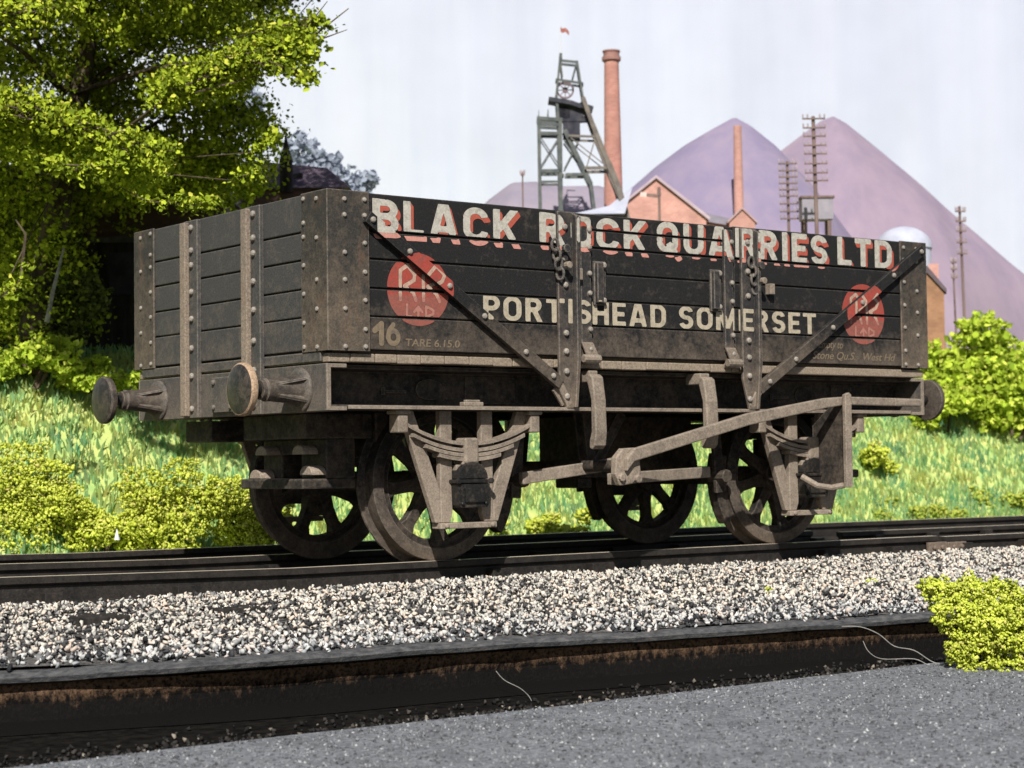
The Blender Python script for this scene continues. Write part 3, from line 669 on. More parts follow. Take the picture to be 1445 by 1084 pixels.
for (p, q, sg) in (((.235, 1.955), (1.60, 1.045), -1), ((4.90, 2.045), (3.26, 1.035), 1)):
    d = Vector((q[0] - p[0], q[1] - p[1])).normalized(); nrm = Vector((-d.y, d.x)); nrm = nrm if nrm.y > 0 else -nrm
    wv = .036
    poly = [(p[0] + nrm.x * wv, p[1] + nrm.y * wv), (p[0] - nrm.x * wv, p[1] - nrm.y * wv), (q[0] - nrm.x * wv, q[1] - nrm.y * wv), (q[0] + nrm.x * wv, q[1] + nrm.y * wv)]
    mb = MB(); mb.prism(poly, 1, -.0145, -.05)
    STRAPS.append(poly)
    bo = MB(); Ls = math.hypot(q[0] - p[0], q[1] - p[1])
    for t in (.02, .2, .4, .58, .8, .95): bo.bolt((p[0] + d.x * Ls * t, -.05, p[1] + d.y * Ls * t), 1, -1, .018, .018)
    mb.merge(bo, M['bolt']); s_ = part(mb, 'diagonal_strap', 'side', None, .004)
    # foot of the strap, running down to the stanchion foot
    e = (1.68, .92) if sg < 0 else (3.2, .92)
    mb = MB(); mb.bar((q[0] - d.x * .02, -.03, q[1] - d.y * .02), (e[0], -.012, e[1]), .05, .03); mb.bar((q[0] + .03 * sg, -.006, q[1] - .03), (e[0] + .03 * sg, .004, e[1]), .03, .02)
    part(mb, 'strap_foot', 'gear', s_, .004)
# hinge straps on the door
HINGES = []
for x0, x1 in ((1.785, 1.865), (2.985, 3.062)):
    mb = MB(); mb.box((x0, -.018, 1.3), (x1, .0035, 2.065)); 
    bo = MB()
    for z in (1.985, 1.88, 1.72, 1.6, 1.38, 1.26): bo.bolt((x1 - .015, -.018, z), 1, -1, .017, .018)
    mb.merge(bo, M['bolt']); h_ = part(mb, 'hinge_strap', 'iron', None, .004)
    HINGES.append([(x0, 1.3), (x1, 1.3), (x1, 2.065), (x0, 2.065)])
    mb = MB(); mb.prism([(x0 - .01, 1.3), (x1, 1.3), (x1 + .05, 1.215), (x1 + .02, 1.2), (x0 + .04, 1.2)], 1, -.014, -.03)
    mb.tube([(x0 - .01, -.04, 1.2), (x1 + .04, -.04, 1.2)], .026, 10)
    mb.box((x0 + .005, -.05, 1.17), (x1 + .02, .01, 1.2)); part(mb, 'hinge_knuckle', 'gear', h_, .005)
# door catch bars
for x0 in (1.895, 2.868):
    mb = MB(); mb.box((x0, -.045, 1.545), (x0 + .05, -.016, 1.79)); mb.box((x0 - .005, -.0159, 1.53), (x0 + .09, .0035, 1.80))
    bo = MB(); bo.bolt((x0 + .068, -.0159, 1.775), 1, -1, .02, .022); bo.bolt((x0 + .068, -.0159, 1.56), 1, -1, .018, .02); mb.merge(bo, M['bolt']); part(mb, 'door_bar', 'iron', None, .005)
# cotter chains beside the stanchions
for x0, zt, nl in ((1.565, 1.875, 4), (3.2, 1.86, 4)):
    mb = MB(); z = zt
    for i in range(nl):
        ring = [(x0 + .012 * i + (.026 if i % 2 == 0 else .012) * math.cos(t), -.045 - (0 if i % 2 == 0 else .02 * math.cos(t)), z + .036 * math.sin(t)) for t in np.linspace(0, 2 * PI, 15)]
        mb.tube(ring, .0085, 7, False); z -= .057
    ch = part(mb, 'cotter_chain', 'iron', None, 0, True)
    mb = MB(); mb.tube([(x0 + .06, -.09, zt - .02), (x0 + .06, -.06, zt - .02)], .026, 10); part(mb, 'catch_pin', 'iron', ch, .004)
    mb = MB(); mb.tube([(x0 + .07, -.1, zt - .12), (x0 + .07, -.06, zt - .12)], .022, 10); part(mb, 'catch_pin', 'gear', ch, .004)
    mb = MB(); mb.box((x0 + .17, -.05, zt - .20), (x0 + .21, .002, zt - .13))
    part(mb, 'catch_plate', 'gear', ch, .004)

# ------------------------------------------------------------------ lettering: distance fields meshed onto every surface they cross
def sd_seg(X, Z, a, b, h):    # butt ended stroke
    ax, az = a; bx, bz = b; L_ = math.hypot(bx - ax, bz - az); dx, dz = (bx - ax) / L_, (bz - az) / L_
    u = (X - ax) * dx + (Z - az) * dz; v = -(X - ax) * dz + (Z - az) * dx
    return np.maximum(np.abs(u - L_ / 2) - L_ / 2, np.abs(v) - h)
def sd_arc(X, Z, c, r, a0, a1, h):    # butt ended arc stroke, angles in degrees, a1 > a0
    a = np.degrees(np.arctan2(Z - c[1], X - c[0])); mid = (a0 + a1) / 2; half = (a1 - a0) / 2
    da = np.abs((a - mid + 180) % 360 - 180); rad = np.hypot(X - c[0], Z - c[1])
    return np.maximum(np.abs(rad - r) - h, (da - half) * PI / 180 * np.maximum(rad, .02))
H = .093
def V_(x): return ('s', (x, 0), (x, 1))
def BAR(x0, x1, z): return ('s', (x0, z), (x1, z))
GL = {
 'I': (.20, [V_(.1)]), 'L': (.52, [V_(.1), BAR(.1, .52, .1)]), 'T': (.60, [V_(.3), BAR(0, .6, .9)]),
 'H': (.66, [V_(.1), V_(.56), BAR(.1, .56, .5)]), 'E': (.54, [V_(.1), BAR(.1, .54, .9), BAR(.1, .49, .5), BAR(.1, .54, .1)]),
 'A': (.74, [('s', (.09, -.05), (.345, 1.06)), ('s', (.65, -.05), (.395, 1.06)), BAR(.2, .54, .27)]),
 'K': (.68, [V_(.1), ('s', (.12, .36), (.62, 1.06)), ('s', (.30, .56), (.62, -.06))]),
 'B': (.63, [V_(.1), BAR(.1, .34, .9), BAR(.1, .36, .51), BAR(.1, .36, .1), ('a', (.34, .705), .195, -90, 90), ('a', (.35, .305), .205, -90, 90)]),
 'P': (.60, [V_(.1), BAR(.1, .33, .9), BAR(.1, .33, .48), ('a', (.31, .69), .21, -90, 90)]),
 'R': (.66, [V_(.1), BAR(.1, .33, .9), BAR(.1, .33, .5), ('a', (.32, .7), .2, -90, 90), ('s', (.32, .52), (.58, -.06))]),
 'D': (.66, [V_(.1), BAR(.1, .32, .9), BAR(.1, .32, .1), ('a', (.31, .65), .25, 0, 90), ('a', (.31, .35), .25, -90, 0), ('s', (.56, .35), (.56, .65))]),
 'O': (.68, [('a', (.34, .66), .24, 0, 180), ('a', (.34, .34), .24, 180, 360), ('s', (.1, .34), (.1, .66)), ('s', (.58, .34), (.58, .66))]),
 'C': (.66, [('a', (.34, .66), .24, 12, 180), ('a', (.34, .34), .24, 180, 348), ('s', (.1, .34), (.1, .66))]),
 'U': (.66, [('a', (.33, .33), .23, 180, 360), ('s', (.1, .33), (.1, 1)), ('s', (.56, .33), (.56, 1))]),
 'S': (.60, [('a', (.30, .70), .2, 15, 270), ('a', (.30, .30), .2, -165, 90)]),
 'M': (.82, [V_(.1), V_(.72), ('s', (.12, 1.05), (.42, .1)), ('s', (.70, 1.05), (.40, .1))]),
}
GL['Q'] = (.70, GL['O'][1] + [('s', (.36, .32), (.66, -.08))])
def glyph(X, Z, ch):
    d = np.full(X.shape, 9.0)
    for k in GL[ch][1]:
        d = np.minimum(d, sd_seg(X, Z, k[1], k[2], H) if k[0] == 's' else sd_arc(X, Z, *k[1:], H))
    lim = np.maximum(-Z - (0.1 if ch == 'Q' else 0), Z - 1)
    return np.maximum(d, lim)
def word(text, x0, x1, z0, z1):     # returns sdf(X, Z) in metres
    gap = .13; tot = sum(GL[c][0] for c in text) + gap * (len(text) - 1); sx = (x1 - x0) / tot; sz = z1 - z0
    offs = []; t = 0
    for c in text: offs.append(t); t += GL[c][0] + gap
    def f(X, Z):
        d = np.full(X.shape, 9.0); u = (X - x0) / sx; v = (Z - z0) / sz
        for c, o in zip(text, offs):
            m = (u > o - .25) & (u < o + GL[c][0] + .25)
            if m.any(): d[m] = np.minimum(d[m], glyph(u[m] - o, v[m], c) * sz)
        return d
    return f
def union(*fs): return lambda X, Z: np.minimum.reduce([f(X, Z) for f in fs])
def polyline(pts, h): return lambda X, Z: np.minimum.reduce([np.maximum(0, 0) + seg_cap(X, Z, a, b) - h for a, b in zip(pts, pts[1:])])
def seg_cap(X, Z, a, b):
    px, pz = X - a[0], Z - a[1]; bx, bz = b[0] - a[0], b[1] - a[1]; t = np.clip((px * bx + pz * bz) / (bx * bx + bz * bz), 0, 1)
    return np.hypot(px - bx * t, pz - bz * t)
def sd_poly(poly):    # convex polygon, inside negative
    P = [Vector(p) for p in poly]; ar = sum(a.x * b.y - b.x * a.y for a, b in zip(P, P[1:] + P[:1])); P = P if ar > 0 else P[::-1]
    def f(X, Z):
        d = np.full(X.shape, -9.0)
        for a, b in zip(P, P[1:] + P[:1]):
            e = (b - a).normalized(); d = np.maximum(d, (X - a.x) * e.y - (Z - a.y) * e.x)
        return d
    return f
def paint_mesh(mb, f, region, y, bounds, cell=.0075):
    xs_ = [p[0] for p in region]; zs_ = [p[1] for p in region]
    x0, x1 = max(min(xs_), bounds[0]) - cell, min(max(xs_), bounds[1]) + cell; z0, z1 = max(min(zs_), bounds[2]) - cell, min(max(zs_), bounds[3]) + cell
    if x1 - x0 < 3 * cell or z1 - z0 < 3 * cell: return
    gx = np.arange(x0, x1 + cell, cell); gz = np.arange(z0, z1 + cell, cell)
    X, Z = np.meshgrid(gx, gz, indexing='ij')
    # the painted field stays inside its surface: clip on the field itself
    D = np.maximum(f(X, Z), sd_poly(region)(X, Z)); I = D < 0
    cx = I[:-1, :-1].astype(int) + I[1:, :-1] + I[1:, 1:] + I[:-1, 1:]
    vid = {}
    def vert(x, z):
        k = (round(x * 1e5), round(z * 1e5))
        if k not in vid: vid[k] = len(mb.v); mb.v.append((x, y, z))
        return vid[k]
    # full cells merged into vertical runs
    nx_, nz_ = cx.shape
    for i in range(nx_):
        j = 0
        while j < nz_:
            if cx[i, j] == 4:
                k = j
                while k + 1 < nz_ and cx[i, k + 1] == 4: k += 1
                o = len(mb.v); mb.v += [(gx[i], y, gz[j]), (gx[i + 1], y, gz[j]), (gx[i + 1], y, gz[k + 1]), (gx[i], y, gz[k + 1])]; mb.f.append((o, o + 1, o + 2, o + 3)); j = k + 1
            else:
                if cx[i, j] > 0:
                    c = [(i, j), (i + 1, j), (i + 1, j + 1), (i, j + 1)]; pl = []
                    for q in range(4):
                        a, b = c[q], c[(q + 1) % 4]; da, db = D[a], D[b]
                        if da < 0: pl.append((gx[a[0]], gz[a[1]]))
                        if (da < 0) != (db < 0):
                            t = da / (da - db); pl.append((gx[a[0]] + (gx[b[0]] - gx[a[0]]) * t, gz[a[1]] + (gz[b[1]] - gz[a[1]]) * t))
                    if len(pl) > 2: o = len(mb.v); mb.v += [(u, y, v) for u, v in pl]; mb.f.append(tuple(range(o, o + len(pl))))
                j += 1
def rect(x0, x1, z0, z1): return [(x0, z0), (x1, z0), (x1, z1), (x0, z1)]
I_ = .005
SURF = []    # (polygon, y of the painted face)
for a, b in PL:
    SURF.append((rect(.27, DX0 - .016, a + I_, b - I_), 0.0)); SURF.append((rect(DX1 + .016, L - .27, a + I_, b - I_), 0.0))
for a, b in DPL: SURF.append((rect(DX0 + .004, DX1 - .004, a + I_, b - I_), 0.004))
for p in HINGES: SURF.append((p, -.018))
for x0 in (1.602, 3.13): SURF.append((rect(x0 + .004, x0 + .104, 1.3, 2.08), -.026)); SURF.append((rect(x0 + .11, x0 + .132, 1.3, 2.055), -.0705))
SHR = []
for p in STRAPS:
    c = (sum(q[0] for q in p) / 4, sum(q[1] for q in p) / 4); SHR.append(p)
    SURF.append((p, -.05))
for x0 in (1.895, 2.868): SURF.append((rect(x0 + .003, x0 + .047, 1.55, 1.787), -.045)); SURF.append((rect(x0 + .05, x0 + .088, 1.535, 1.795), -.016))
def lettering(name, mat, f, bounds, lift, label=None, cell=.0075):
    mb = MB()
    for poly, y in SURF: paint_mesh(mb, f, poly, y - lift, bounds, cell)
    o = mb.build(name, M[mat], wagon)
    if label: o['label'] = label
    return o
words = [word('BLACK', .29, 1.32, 1.868, 2.066), word('ROCK', 1.478, 2.335, 1.875, 2.073), word('QUARRIES', 2.42, 3.965, 1.885, 2.085), word('LTD', 4.06, 4.615, 1.895, 2.09)]
main = union(*words)
def shade(X, Z):
    d = np.minimum.reduce([main(X - .0033 * k, Z + .0046 * k) for k in range(1, 7)])
    return np.maximum(d, -(main(X, Z) - .001))
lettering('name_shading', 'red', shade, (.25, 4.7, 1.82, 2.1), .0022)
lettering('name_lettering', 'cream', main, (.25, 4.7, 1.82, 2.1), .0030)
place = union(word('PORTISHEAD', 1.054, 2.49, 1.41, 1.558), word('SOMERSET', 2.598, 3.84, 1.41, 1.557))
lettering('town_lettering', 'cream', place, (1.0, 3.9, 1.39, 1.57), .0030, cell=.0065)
def emblem(cx, cz):
    e = lambda X, Z: (np.hypot((X - cx) / .213, (Z - cz) / .207) - 1) * .2
    lines = [[(.474, 1.505), (.476, 1.67), (.525, 1.701), (.574, 1.651), (.569, 1.618), (.504, 1.582), (.563, 1.548), (.58, 1.505)],
             [(.634, 1.505), (.633, 1.645), (.688, 1.702), (.748, 1.652), (.728, 1.613), (.663, 1.585), (.722, 1.547), (.745, 1.505)],
             [(.52, 1.477), (.517, 1.412), (.55, 1.412)], [(.596, 1.468), (.596, 1.412)], [(.568, 1.438), (.596, 1.468), (.624, 1.44)],
             [(.648, 1.412), (.651, 1.474), (.701, 1.451), (.699, 1.43), (.648, 1.412)]]
    ox, oz = cx - .598, cz - 1.566
    mk = union(*[polyline([(a + ox, b + oz) for a, b in ln], .0115 if i < 2 else .0085) for i, ln in enumerate(lines)])
    return e, (lambda X, Z: np.maximum(mk(X, Z), e(X, Z)))
for cx, cz in ((.598, 1.566), (4.309, 1.566)):
    e, mk = emblem(cx, cz); bd = (cx - .25, cx + .25, cz - .25, cz + .25)
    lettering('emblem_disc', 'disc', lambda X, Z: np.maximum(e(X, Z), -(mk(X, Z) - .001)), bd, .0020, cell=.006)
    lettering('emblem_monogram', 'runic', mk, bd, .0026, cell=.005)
def script_text(body, x0, x1, z, h, name, shear=.2, off=.012):
    fc = bpy.data.curves.new('t', 'FONT'); fc.body = body; fc.shear = shear; fc.offset = off; fc.size = 1
    t = bpy.data.objects.new('t', fc); col.objects.link(t); dg = bpy.context.evaluated_depsgraph_get(); me = t.evaluated_get(dg).to_mesh()
    P = np.array([v.co[:] for v in me.vertices]); F = [tuple(p.vertices) for p in me.polygons]
    P[:, 0] = (P[:, 0] - P[:, 0].min()) / (P[:, 0].max() - P[:, 0].min()) * (x1 - x0) + x0; P[:, 1] = P[:, 1] * h / .7 + z
    mb = MB(); mb.add([(a, -.0026, b) for a, b, _ in P], F); bpy.data.objects.remove(t)
    return part(mb, name, 'ochre', None, 0)
def num16(X, Z):
    a = union(polyline([(.30, 1.325), (.345, 1.362), (.345, 1.255)], .017), polyline([(.425, 1.36), (.395, 1.325), (.388, 1.285)], .014))
    b = np.abs(np.hypot((X - .425), (Z - 1.29) * .95) - .034) - .014
    return np.minimum(a(X, Z), b)
lettering('fleet_number', 'ochre', num16, (.27, .5, 1.23, 1.39), .0026, cell=.005)
script_text('TARE 6.15.0', .508, .885, 1.243, .042, 'tare_lettering', 0.1)
script_text('Empty to', 3.86, 4.1, 1.325, .05, 'return_lettering', .3)
script_text('Stone Qu.S.', 3.80, 4.22, 1.25, .05, 'return_lettering', .3)
script_text('West Hd', 4.30, 4.63, 1.25, .05, 'return_lettering', .3)

# ------------------------------------------------------------------ bank, grass, bushes
def bank_z(x, y):
    crest = 1.5 + .02 * np.clip(x, 0, 30) + .1 * (vnoise(x, y, .5, 21) - .5)
    t = np.clip((y - 4.45) / 2.1, 0, 1); t = t * t * (3 - 2 * t) * .6 + t * .4
    return -0.2 + (crest + .2) * t + .08 * (vnoise(x, y, 1.1, 22) - .5) * np.clip(t * 4, 0, 1) + .004 * np.clip(y - 6, 0, 60)
bx_ = np.linspace(-9, 34, 130); by_ = np.concatenate([np.linspace(3.55, 7, 34), np.linspace(7.6, 40, 17)])
GX, GY = np.meshgrid(bx_, by_, indexing='ij'); GZ = bank_z(GX, GY)
V = np.stack([GX, GY, GZ], -1).reshape(-1, 3); ny = len(by_); F = []
for i in range(len(bx_) - 1):
    for j in range(ny - 1): a = i * ny + j; F.append((a, a + ny, a + ny + 1, a + 1))
bankm = mottled('bank_soil', (0.34, 0.5, 0.16), (0.6, 0.6, 0.2), 5)
o = raw('embankment', V, np.array(F), bankm); tag(o, kind='structure')
gstops = [(0, (0.12, 0.34, 0.13)), (.22, (0.24, 0.47, 0.2)), (.45, (0.42, 0.52, 0.13)), (.65, (0.52, 0.56, 0.14)), (.8, (0.52, 0.38, 0.17)), (.9, (0.28, 0.52, 0.32)), (1, (0.58, 0.56, 0.22))]
GRASS = island('static_grass', gstops, trans=.4, patch=((.13, .36, .22), (.25, .42, .15), (.46, .46, .11)))
def blades(X, Y, h, wd, mat, name, zf):
    n = len(X); Z = zf(X, Y); a = rng.uniform(0, 2 * PI, n); lean = rng.uniform(0, .55, n) * h; la = rng.uniform(0, 2 * PI, n)
    dx, dy = np.cos(a) * wd, np.sin(a) * wd
    b = np.stack([X, Y, Z - .02], 1); mid = b + np.stack([np.cos(la) * lean * .3, np.sin(la) * lean * .3, h * .55], 1); tip = b + np.stack([np.cos(la) * lean, np.sin(la) * lean, h], 1)
    w_ = np.stack([dx, dy, 0 * dx], 1)
    V = np.stack([b - w_, b + w_, mid + w_ * .8, mid - w_ * .8, tip + w_ * .15, tip - w_ * .15], 1).reshape(-1, 3)
    i = np.arange(n)[:, None] * 6; F = np.concatenate([i + np.array([[0, 1, 2, 3]]), i + np.array([[3, 2, 4, 5]])])
    return raw(name, V, F, mat)
n = 52000; X = rng.uniform(-3.5, 17, n); Y = 4.4 + 2.4 * rng.random(n) ** .9
# coloured in drifts: neighbouring blades alike
o = blades(X, Y, rng.uniform(.05, .15, n), rng.uniform(.008, .018, n), GRASS, 'bank_grass', bank_z); tag(o, 'long green and yellow grass covering the bank', 'grass', kind='stuff')
n = 9000; X = rng.uniform(7, 24, n); Y = rng.uniform(7.5, 15, n)
o = blades(X, Y, rng.uniform(.15, .5, n), rng.uniform(.01, .02, n), island('straw', [(0, (0.4, 0.28, 0.2)), (.6, (0.5, 0.42, 0.28)), (1, (0.55, 0.42, 0.4))]), 'straw_field', bank_z); tag(o, 'dry straw coloured grass on the field below the spoil heaps', 'grass', kind='stuff')

LIME = island('lime_foam', [(0, (0.26, 0.31, 0.03)), (.2, (0.44, 0.5, 0.045)), (.55, (0.58, 0.65, 0.08)), (.85, (0.68, 0.73, 0.12)), (1, (0.68, 0.6, 0.18))], nscale=9, trans=.08)
LIME2 = island('lime_leaf', [(0, (0.25, 0.36, 0.03)), (.3, (0.4, 0.52, 0.04)), (.7, (0.55, 0.68, 0.07)), (1, (0.68, 0.72, 0.12))], nscale=7, trans=.2)
MOSSY = island('mossy_foam', [(0, (0.22, 0.34, 0.06)), (.5, (0.46, 0.54, 0.08)), (1, (0.6, 0.6, 0.12))], nscale=9, trans=.2)
def foam_blob(lobes, count, size, squash=.8):
    """points through lumpy lobes ((x,y,z,r)...), mostly near their surfaces, with holes"""
    per = np.array([l[3] ** 2 for l in lobes]); per = (per / per.sum() * count).astype(int); out = []
    for (x, y, z, r), k in zip(lobes, per):
        d = rng.normal(size=(k, 3)); d /= np.linalg.norm(d, axis=1)[:, None]
        lump = 1 + .28 * np.sin(d[:, 0] * 7 + x * 9) * np.sin(d[:, 1] * 6 + y * 5) + .2 * np.sin(d[:, 2] * 9 + r * 40)
        rad = r * lump * rng.uniform(.62, 1.03, k) ** .4
        out.append(np.array([x, y, z]) + d * rad[:, None] * np.array([1, 1, squash]))
    C = np.concatenate(out); return C[vnoise(C[:, 0] * 1 + C[:, 2] * .7, C[:, 1] + C[:, 2] * .6, 9, 33) > .16]
def on_bank(px, py, back=.0):
    D = 12.0
    while D < 26:
        p = S(px, py, D)
        if p.y > 3.6 and p.z < float(bank_z(p.x, p.y)): break
        D += .05
    return D - back
def bush(name, lobes, count, size, label, mat=LIME, group=None, shape='oct', stems=3):
    c = np.mean([l[:3] for l in lobes], 0); zb = min(l[2] - l[3] for l in lobes)
    root = empty(name, (c[0], c[1], zb)); tag(root, label, 'bush', group)
    L2 = [(x - c[0], y - c[1], z - zb, r) for x, y, z, r in lobes]
    C = foam_blob(L2, count, size)
    V, F = scatter(C, rng.uniform(size * .55, size * 1.25, len(C)), OCT_V if shape == 'oct' else LEAF_V, OCT_F if shape == 'oct' else LEAF_F, (1.2, .9, .55) if shape == 'oct' else (1, 1, 1), .5)
    raw('foliage', V, F, mat, root)
    mb = MB()
    for k_ in range(stems):
        l = L2[int(rng.integers(len(L2)))]; mb.tube([(l[0] * .3, l[1] * .3, 0), (l[0] * .7, l[1] * .7, l[2] * .6), (l[0], l[1], l[2] + l[3] * .3)], [.02, .014, .006], 6)
    mb.build('stem', BARK, root)
    return root
BARK = mottled('bark', (0.05, 0.035, 0.025), (0.16, 0.12, 0.08), 18, stretch=(1, 1, .3))
def lob(*px):    # (px, py, depth y plane, radius px) to lobes
    out = []
    for x, y, D, r in px: p = S(x, y, D); out.append((p.x, p.y, p.z, r * D / FPX))
    return out
def lobs(cx, cy, D, wpx, hpx, n, seed):
    rr = np.random.default_rng(seed); out = []
    for i in range(n): out.append((cx + rr.uniform(-wpx, wpx), cy + rr.uniform(-hpx, hpx), D + rr.uniform(-.25, .25), rr.uniform(.4, .7) * min(wpx, hpx) + 6))
    return lob(*out)
G1 = 'bushes along the foot of the bank'; G2 = 'bushes on top of the bank'
bush('bush', lobs(30, 705, 14.5, 62, 55, 14, 1), 7500, .016, 'tallest yellow-green foam bush at the left edge beside the track', group=G1, stems=1)
bush('bush', lobs(140, 735, 14.4, 62, 30, 11, 2), 5500, .0155, 'low yellow-green bush between the two taller bushes at left', group=G1, stems=1)
bush('bush', lobs(235, 712, 14.6, 46, 48, 11, 3), 6000, .0155, 'yellow-green foam bush below the far left buffer', group=G1, stems=1)
bush('bush', lobs(335, 728, 14.7, 58, 40, 12, 4), 6500, .0155, 'yellow-green bush partly behind the front left wheels', group=G1, stems=1)
bush('bush', lobs(770, 742, 16.8, 75, 16, 9, 5), 1700, .021, 'low yellowish bush seen under the wagon between the wheels', group=G1, stems=1)
bush('bush', lobs(1226, 655, on_bank(1226, 663), 26, 18, 6, 6), 900, .026, 'small round yellow bush right of the brake lever guard', group=G1, stems=1)
bush('bush', lobs(1275, 722, on_bank(1275, 730), 78, 12, 10, 7), 1700, .022, 'low yellow bush beside the track right of the wagon', MOSSY, group=G1, stems=1)
bush('bush', lobs(1415, 708, on_bank(1415, 716), 45, 14, 8, 8), 1000, .025, 'yellow-green bush low on the bank at the right edge', MOSSY, group=G1, stems=1)
bush('bush', lobs(1350, 505, on_bank(1350, 560, .15), 44, 46, 12, 9), 4600, .042, 'tall leafy lime green bush just right of the wagon end', LIME2, G2, 'leaf')
bush('bush', lobs(1428, 548, on_bank(1428, 605, .15), 46, 50, 12, 10), 4600, .042, 'leafy lime green bush on the bank at the right edge', LIME2, G2, 'leaf')
bush('bush', lobs(1338, 575, on_bank(1338, 600, .15), 36, 24, 7, 16), 1900, .04, 'lower leafy bush behind the right end buffer', LIME2, G2, 'leaf')
bush('bush', lobs(30, 508, 15.7, 62, 26, 9, 11), 2000, .03, 'bright leafy clump on the bank top below the shady tree', LIME2, G2, 'leaf')
bush('bush', lobs(150, 525, 15.8, 60, 16, 8, 12), 1500, .028, 'low grassy green clump under the tree beside the dark hut', LIME2, G2, 'leaf')
fb = lob((1330, 838, 9.9, 26), (1368, 842, 9.85, 32), (1412, 850, 9.85, 34), (1450, 868, 9.8, 40), (1345, 868, 9.75, 30), (1395, 885, 9.7, 40), (1440, 910, 9.65, 46), (1365, 905, 9.7, 26), (1385, 928, 9.62, 28), (1420, 945, 9.55, 24), (1362, 950, 9.6, 13), (1340, 962, 9.55, 8), (1400, 960, 9.5, 12), (1312, 828, 9.95, 15), (1500, 900, 9.6, 60), (1470, 955, 9.5, 24), (1375, 958, 9.5, 14), (1430, 965, 9.48, 14), (1350, 920, 9.65, 18))
bush('bush', fb, 15000, 0.0115, 'bright yellow-green foam bush at the roadside in the bottom right corner')

# ------------------------------------------------------------------ the big tree at left
LEAF = island('tree_leaf', [(0, (0.10, 0.14, 0.01)), (.3, (0.22, 0.29, 0.016)), (.6, (0.36, 0.44, 0.026)), (.9, (0.48, 0.55, 0.04)), (1, (0.55, 0.52, 0.08))], trans=.05)
tb = S(40, 515, 15.9); tree = empty('tree', tuple(tb)); tag(tree, 'large bright green tree with shady branches overhanging the hut at left', 'tree')
def rel(p): return tuple(Vector(p) - tb)
tk = MB(); tk.tube([rel(S(40, 530, 15.9)), rel(S(60, 400, 16.)), rel(S(90, 250, 16.1)), rel(S(120, 90, 16.2)), rel(S(140, -120, 16.2))], [.16, .13, .1, .08, .05], 10)
tk.build('trunk', BARK, tree, smooth=True)
DT = .0
boughs = [  # bright sprays (px polyline, depth, thickness px, count)
    ([(-40, 140), (60, 160), (150, 200), (235, 215)], 14.0, 34, 2100), ([(-30, 30), (40, 25), (90, 5)], 14.1, 30, 800),
    ([(70, 230), (130, 245), (170, 232)], 13.9, 14, 350), ([(190, 115), (120, 90), (60, 100)], 15.4, 36, 900),
    ([(220, 150), (300, 95), (380, 60), (440, 75)], 14.6, 22, 1300), ([(330, 80), (400, 95), (440, 110)], 14.5, 14, 420), ([(250, 40), (340, 10), (420, -10), (480, -40)], 15.2, 26, 1100), ([(380, 40), (440, 25), (470, 40)], 14.7, 8, 130),
    ([(150, 60), (260, 20), (330, -40)], 15.3, 42, 1500), ([(300, 130), (350, 170), (390, 185)], 15.1, 34, 1100), ([(210, 190), (280, 230), (370, 245)], 15.3, 36, 1300),
    ([(150, 170), (220, 200), (290, 260)], 15.5, 34, 1000), ([(0, 250), (60, 290), (150, 280)], 15.6, 46, 1500), ([(-60, 330), (30, 350), (90, 400)], 15.4, 46, 1200),
    ([(210, 285), (270, 290), (300, 285)], 13.8, 10, 150), ([(330, 255), (365, 240)], 13.9, 9, 60), ([(0, 420), (25, 400), (40, 370)], 14.0, 12, 70), ([(360, 215), (390, 190)], 14.4, 12, 110), ([(-20, -60), (120, -60), (260, -70)], 15.2, 60, 1800), ([(40, 60), (110, 130), (200, 150)], 15.9, 50, 1800),
    ([(60, 360), (100, 420), (90, 470)], 15.0, 40, 900), ([(100, 380), (120, 440), (140, 480)], 15.0, 26, 500), ([(-60, 200), (-20, 260), (0, 330)], 15.0, 50, 1100)]
br = MB(); Cs = []
for pts, D, th, cnt in boughs:
    if D < 15: D -= .3; cnt = int(cnt * 1.7); th *= .62
    D += DT + (1.7 if D >= 15 else 0); P = [Vector(rel(S(x, y, D))) for x, y in pts]
    anchor = Vector(rel(S(90 if pts[0][0] < 200 else 110, 250 if pts[0][1] > 100 else 130, 16.1)))
    br.tube([anchor, (anchor + P[0]) * .5 + Vector((0, 0, .05))] + P, [.03, .018] + list(np.linspace(.012, .004, len(P))) if cnt > 300 else [.006, .005] + [.004] * len(P), 6)
    t = rng.random(cnt) * (len(P) - 1); i = np.minimum(t.astype(int), len(P) - 2); f = (t - i)[:, None]; A = np.array([p[:] for p in P])
    c = A[i] * (1 - f) + A[i + 1] * f; r_ = th * D / FPX
    jt = rng.normal(size=(cnt, 3)) * r_ * .55; jt[:, 2] *= .75
    # leaf clumps
    k = max(4, cnt // 26); cl = rng.integers(0, k, cnt); cc = c[rng.integers(0, cnt, k)] + rng.normal(size=(k, 3)) * r_ * .55
    mix = rng.random(cnt)[:, None] < .75
    c2 = np.where(mix, cc[cl] + rng.normal(size=(cnt, 3)) * .036, c + jt); Cs.append(c2)
    for q in range(k // 2): br.tube([tuple(c[rng.integers(0, cnt)]), tuple(cc[q])], [.008, .004], 5)
br.tube([rel(S(400, 70, 14.6)), rel(S(450, 45, 14.6)), rel(S(492, 12, 14.6))], [.012, .008, .004], 5); br.tube([rel(S(440, 60, 14.6)), rel(S(490, 42, 14.6))], [.008, .003], 5); br.tube([rel(S(420, 55, 14.6)), rel(S(462, 2, 14.6))], [.008, .003], 5)
br.tube([rel(S(30, 390, 14.2)), rel(S(36, 330, 14.2)), rel(S(22, 310, 14.2))], [.014, .01, .006], 6)
br.build('branches', BARK, tree, smooth=True)
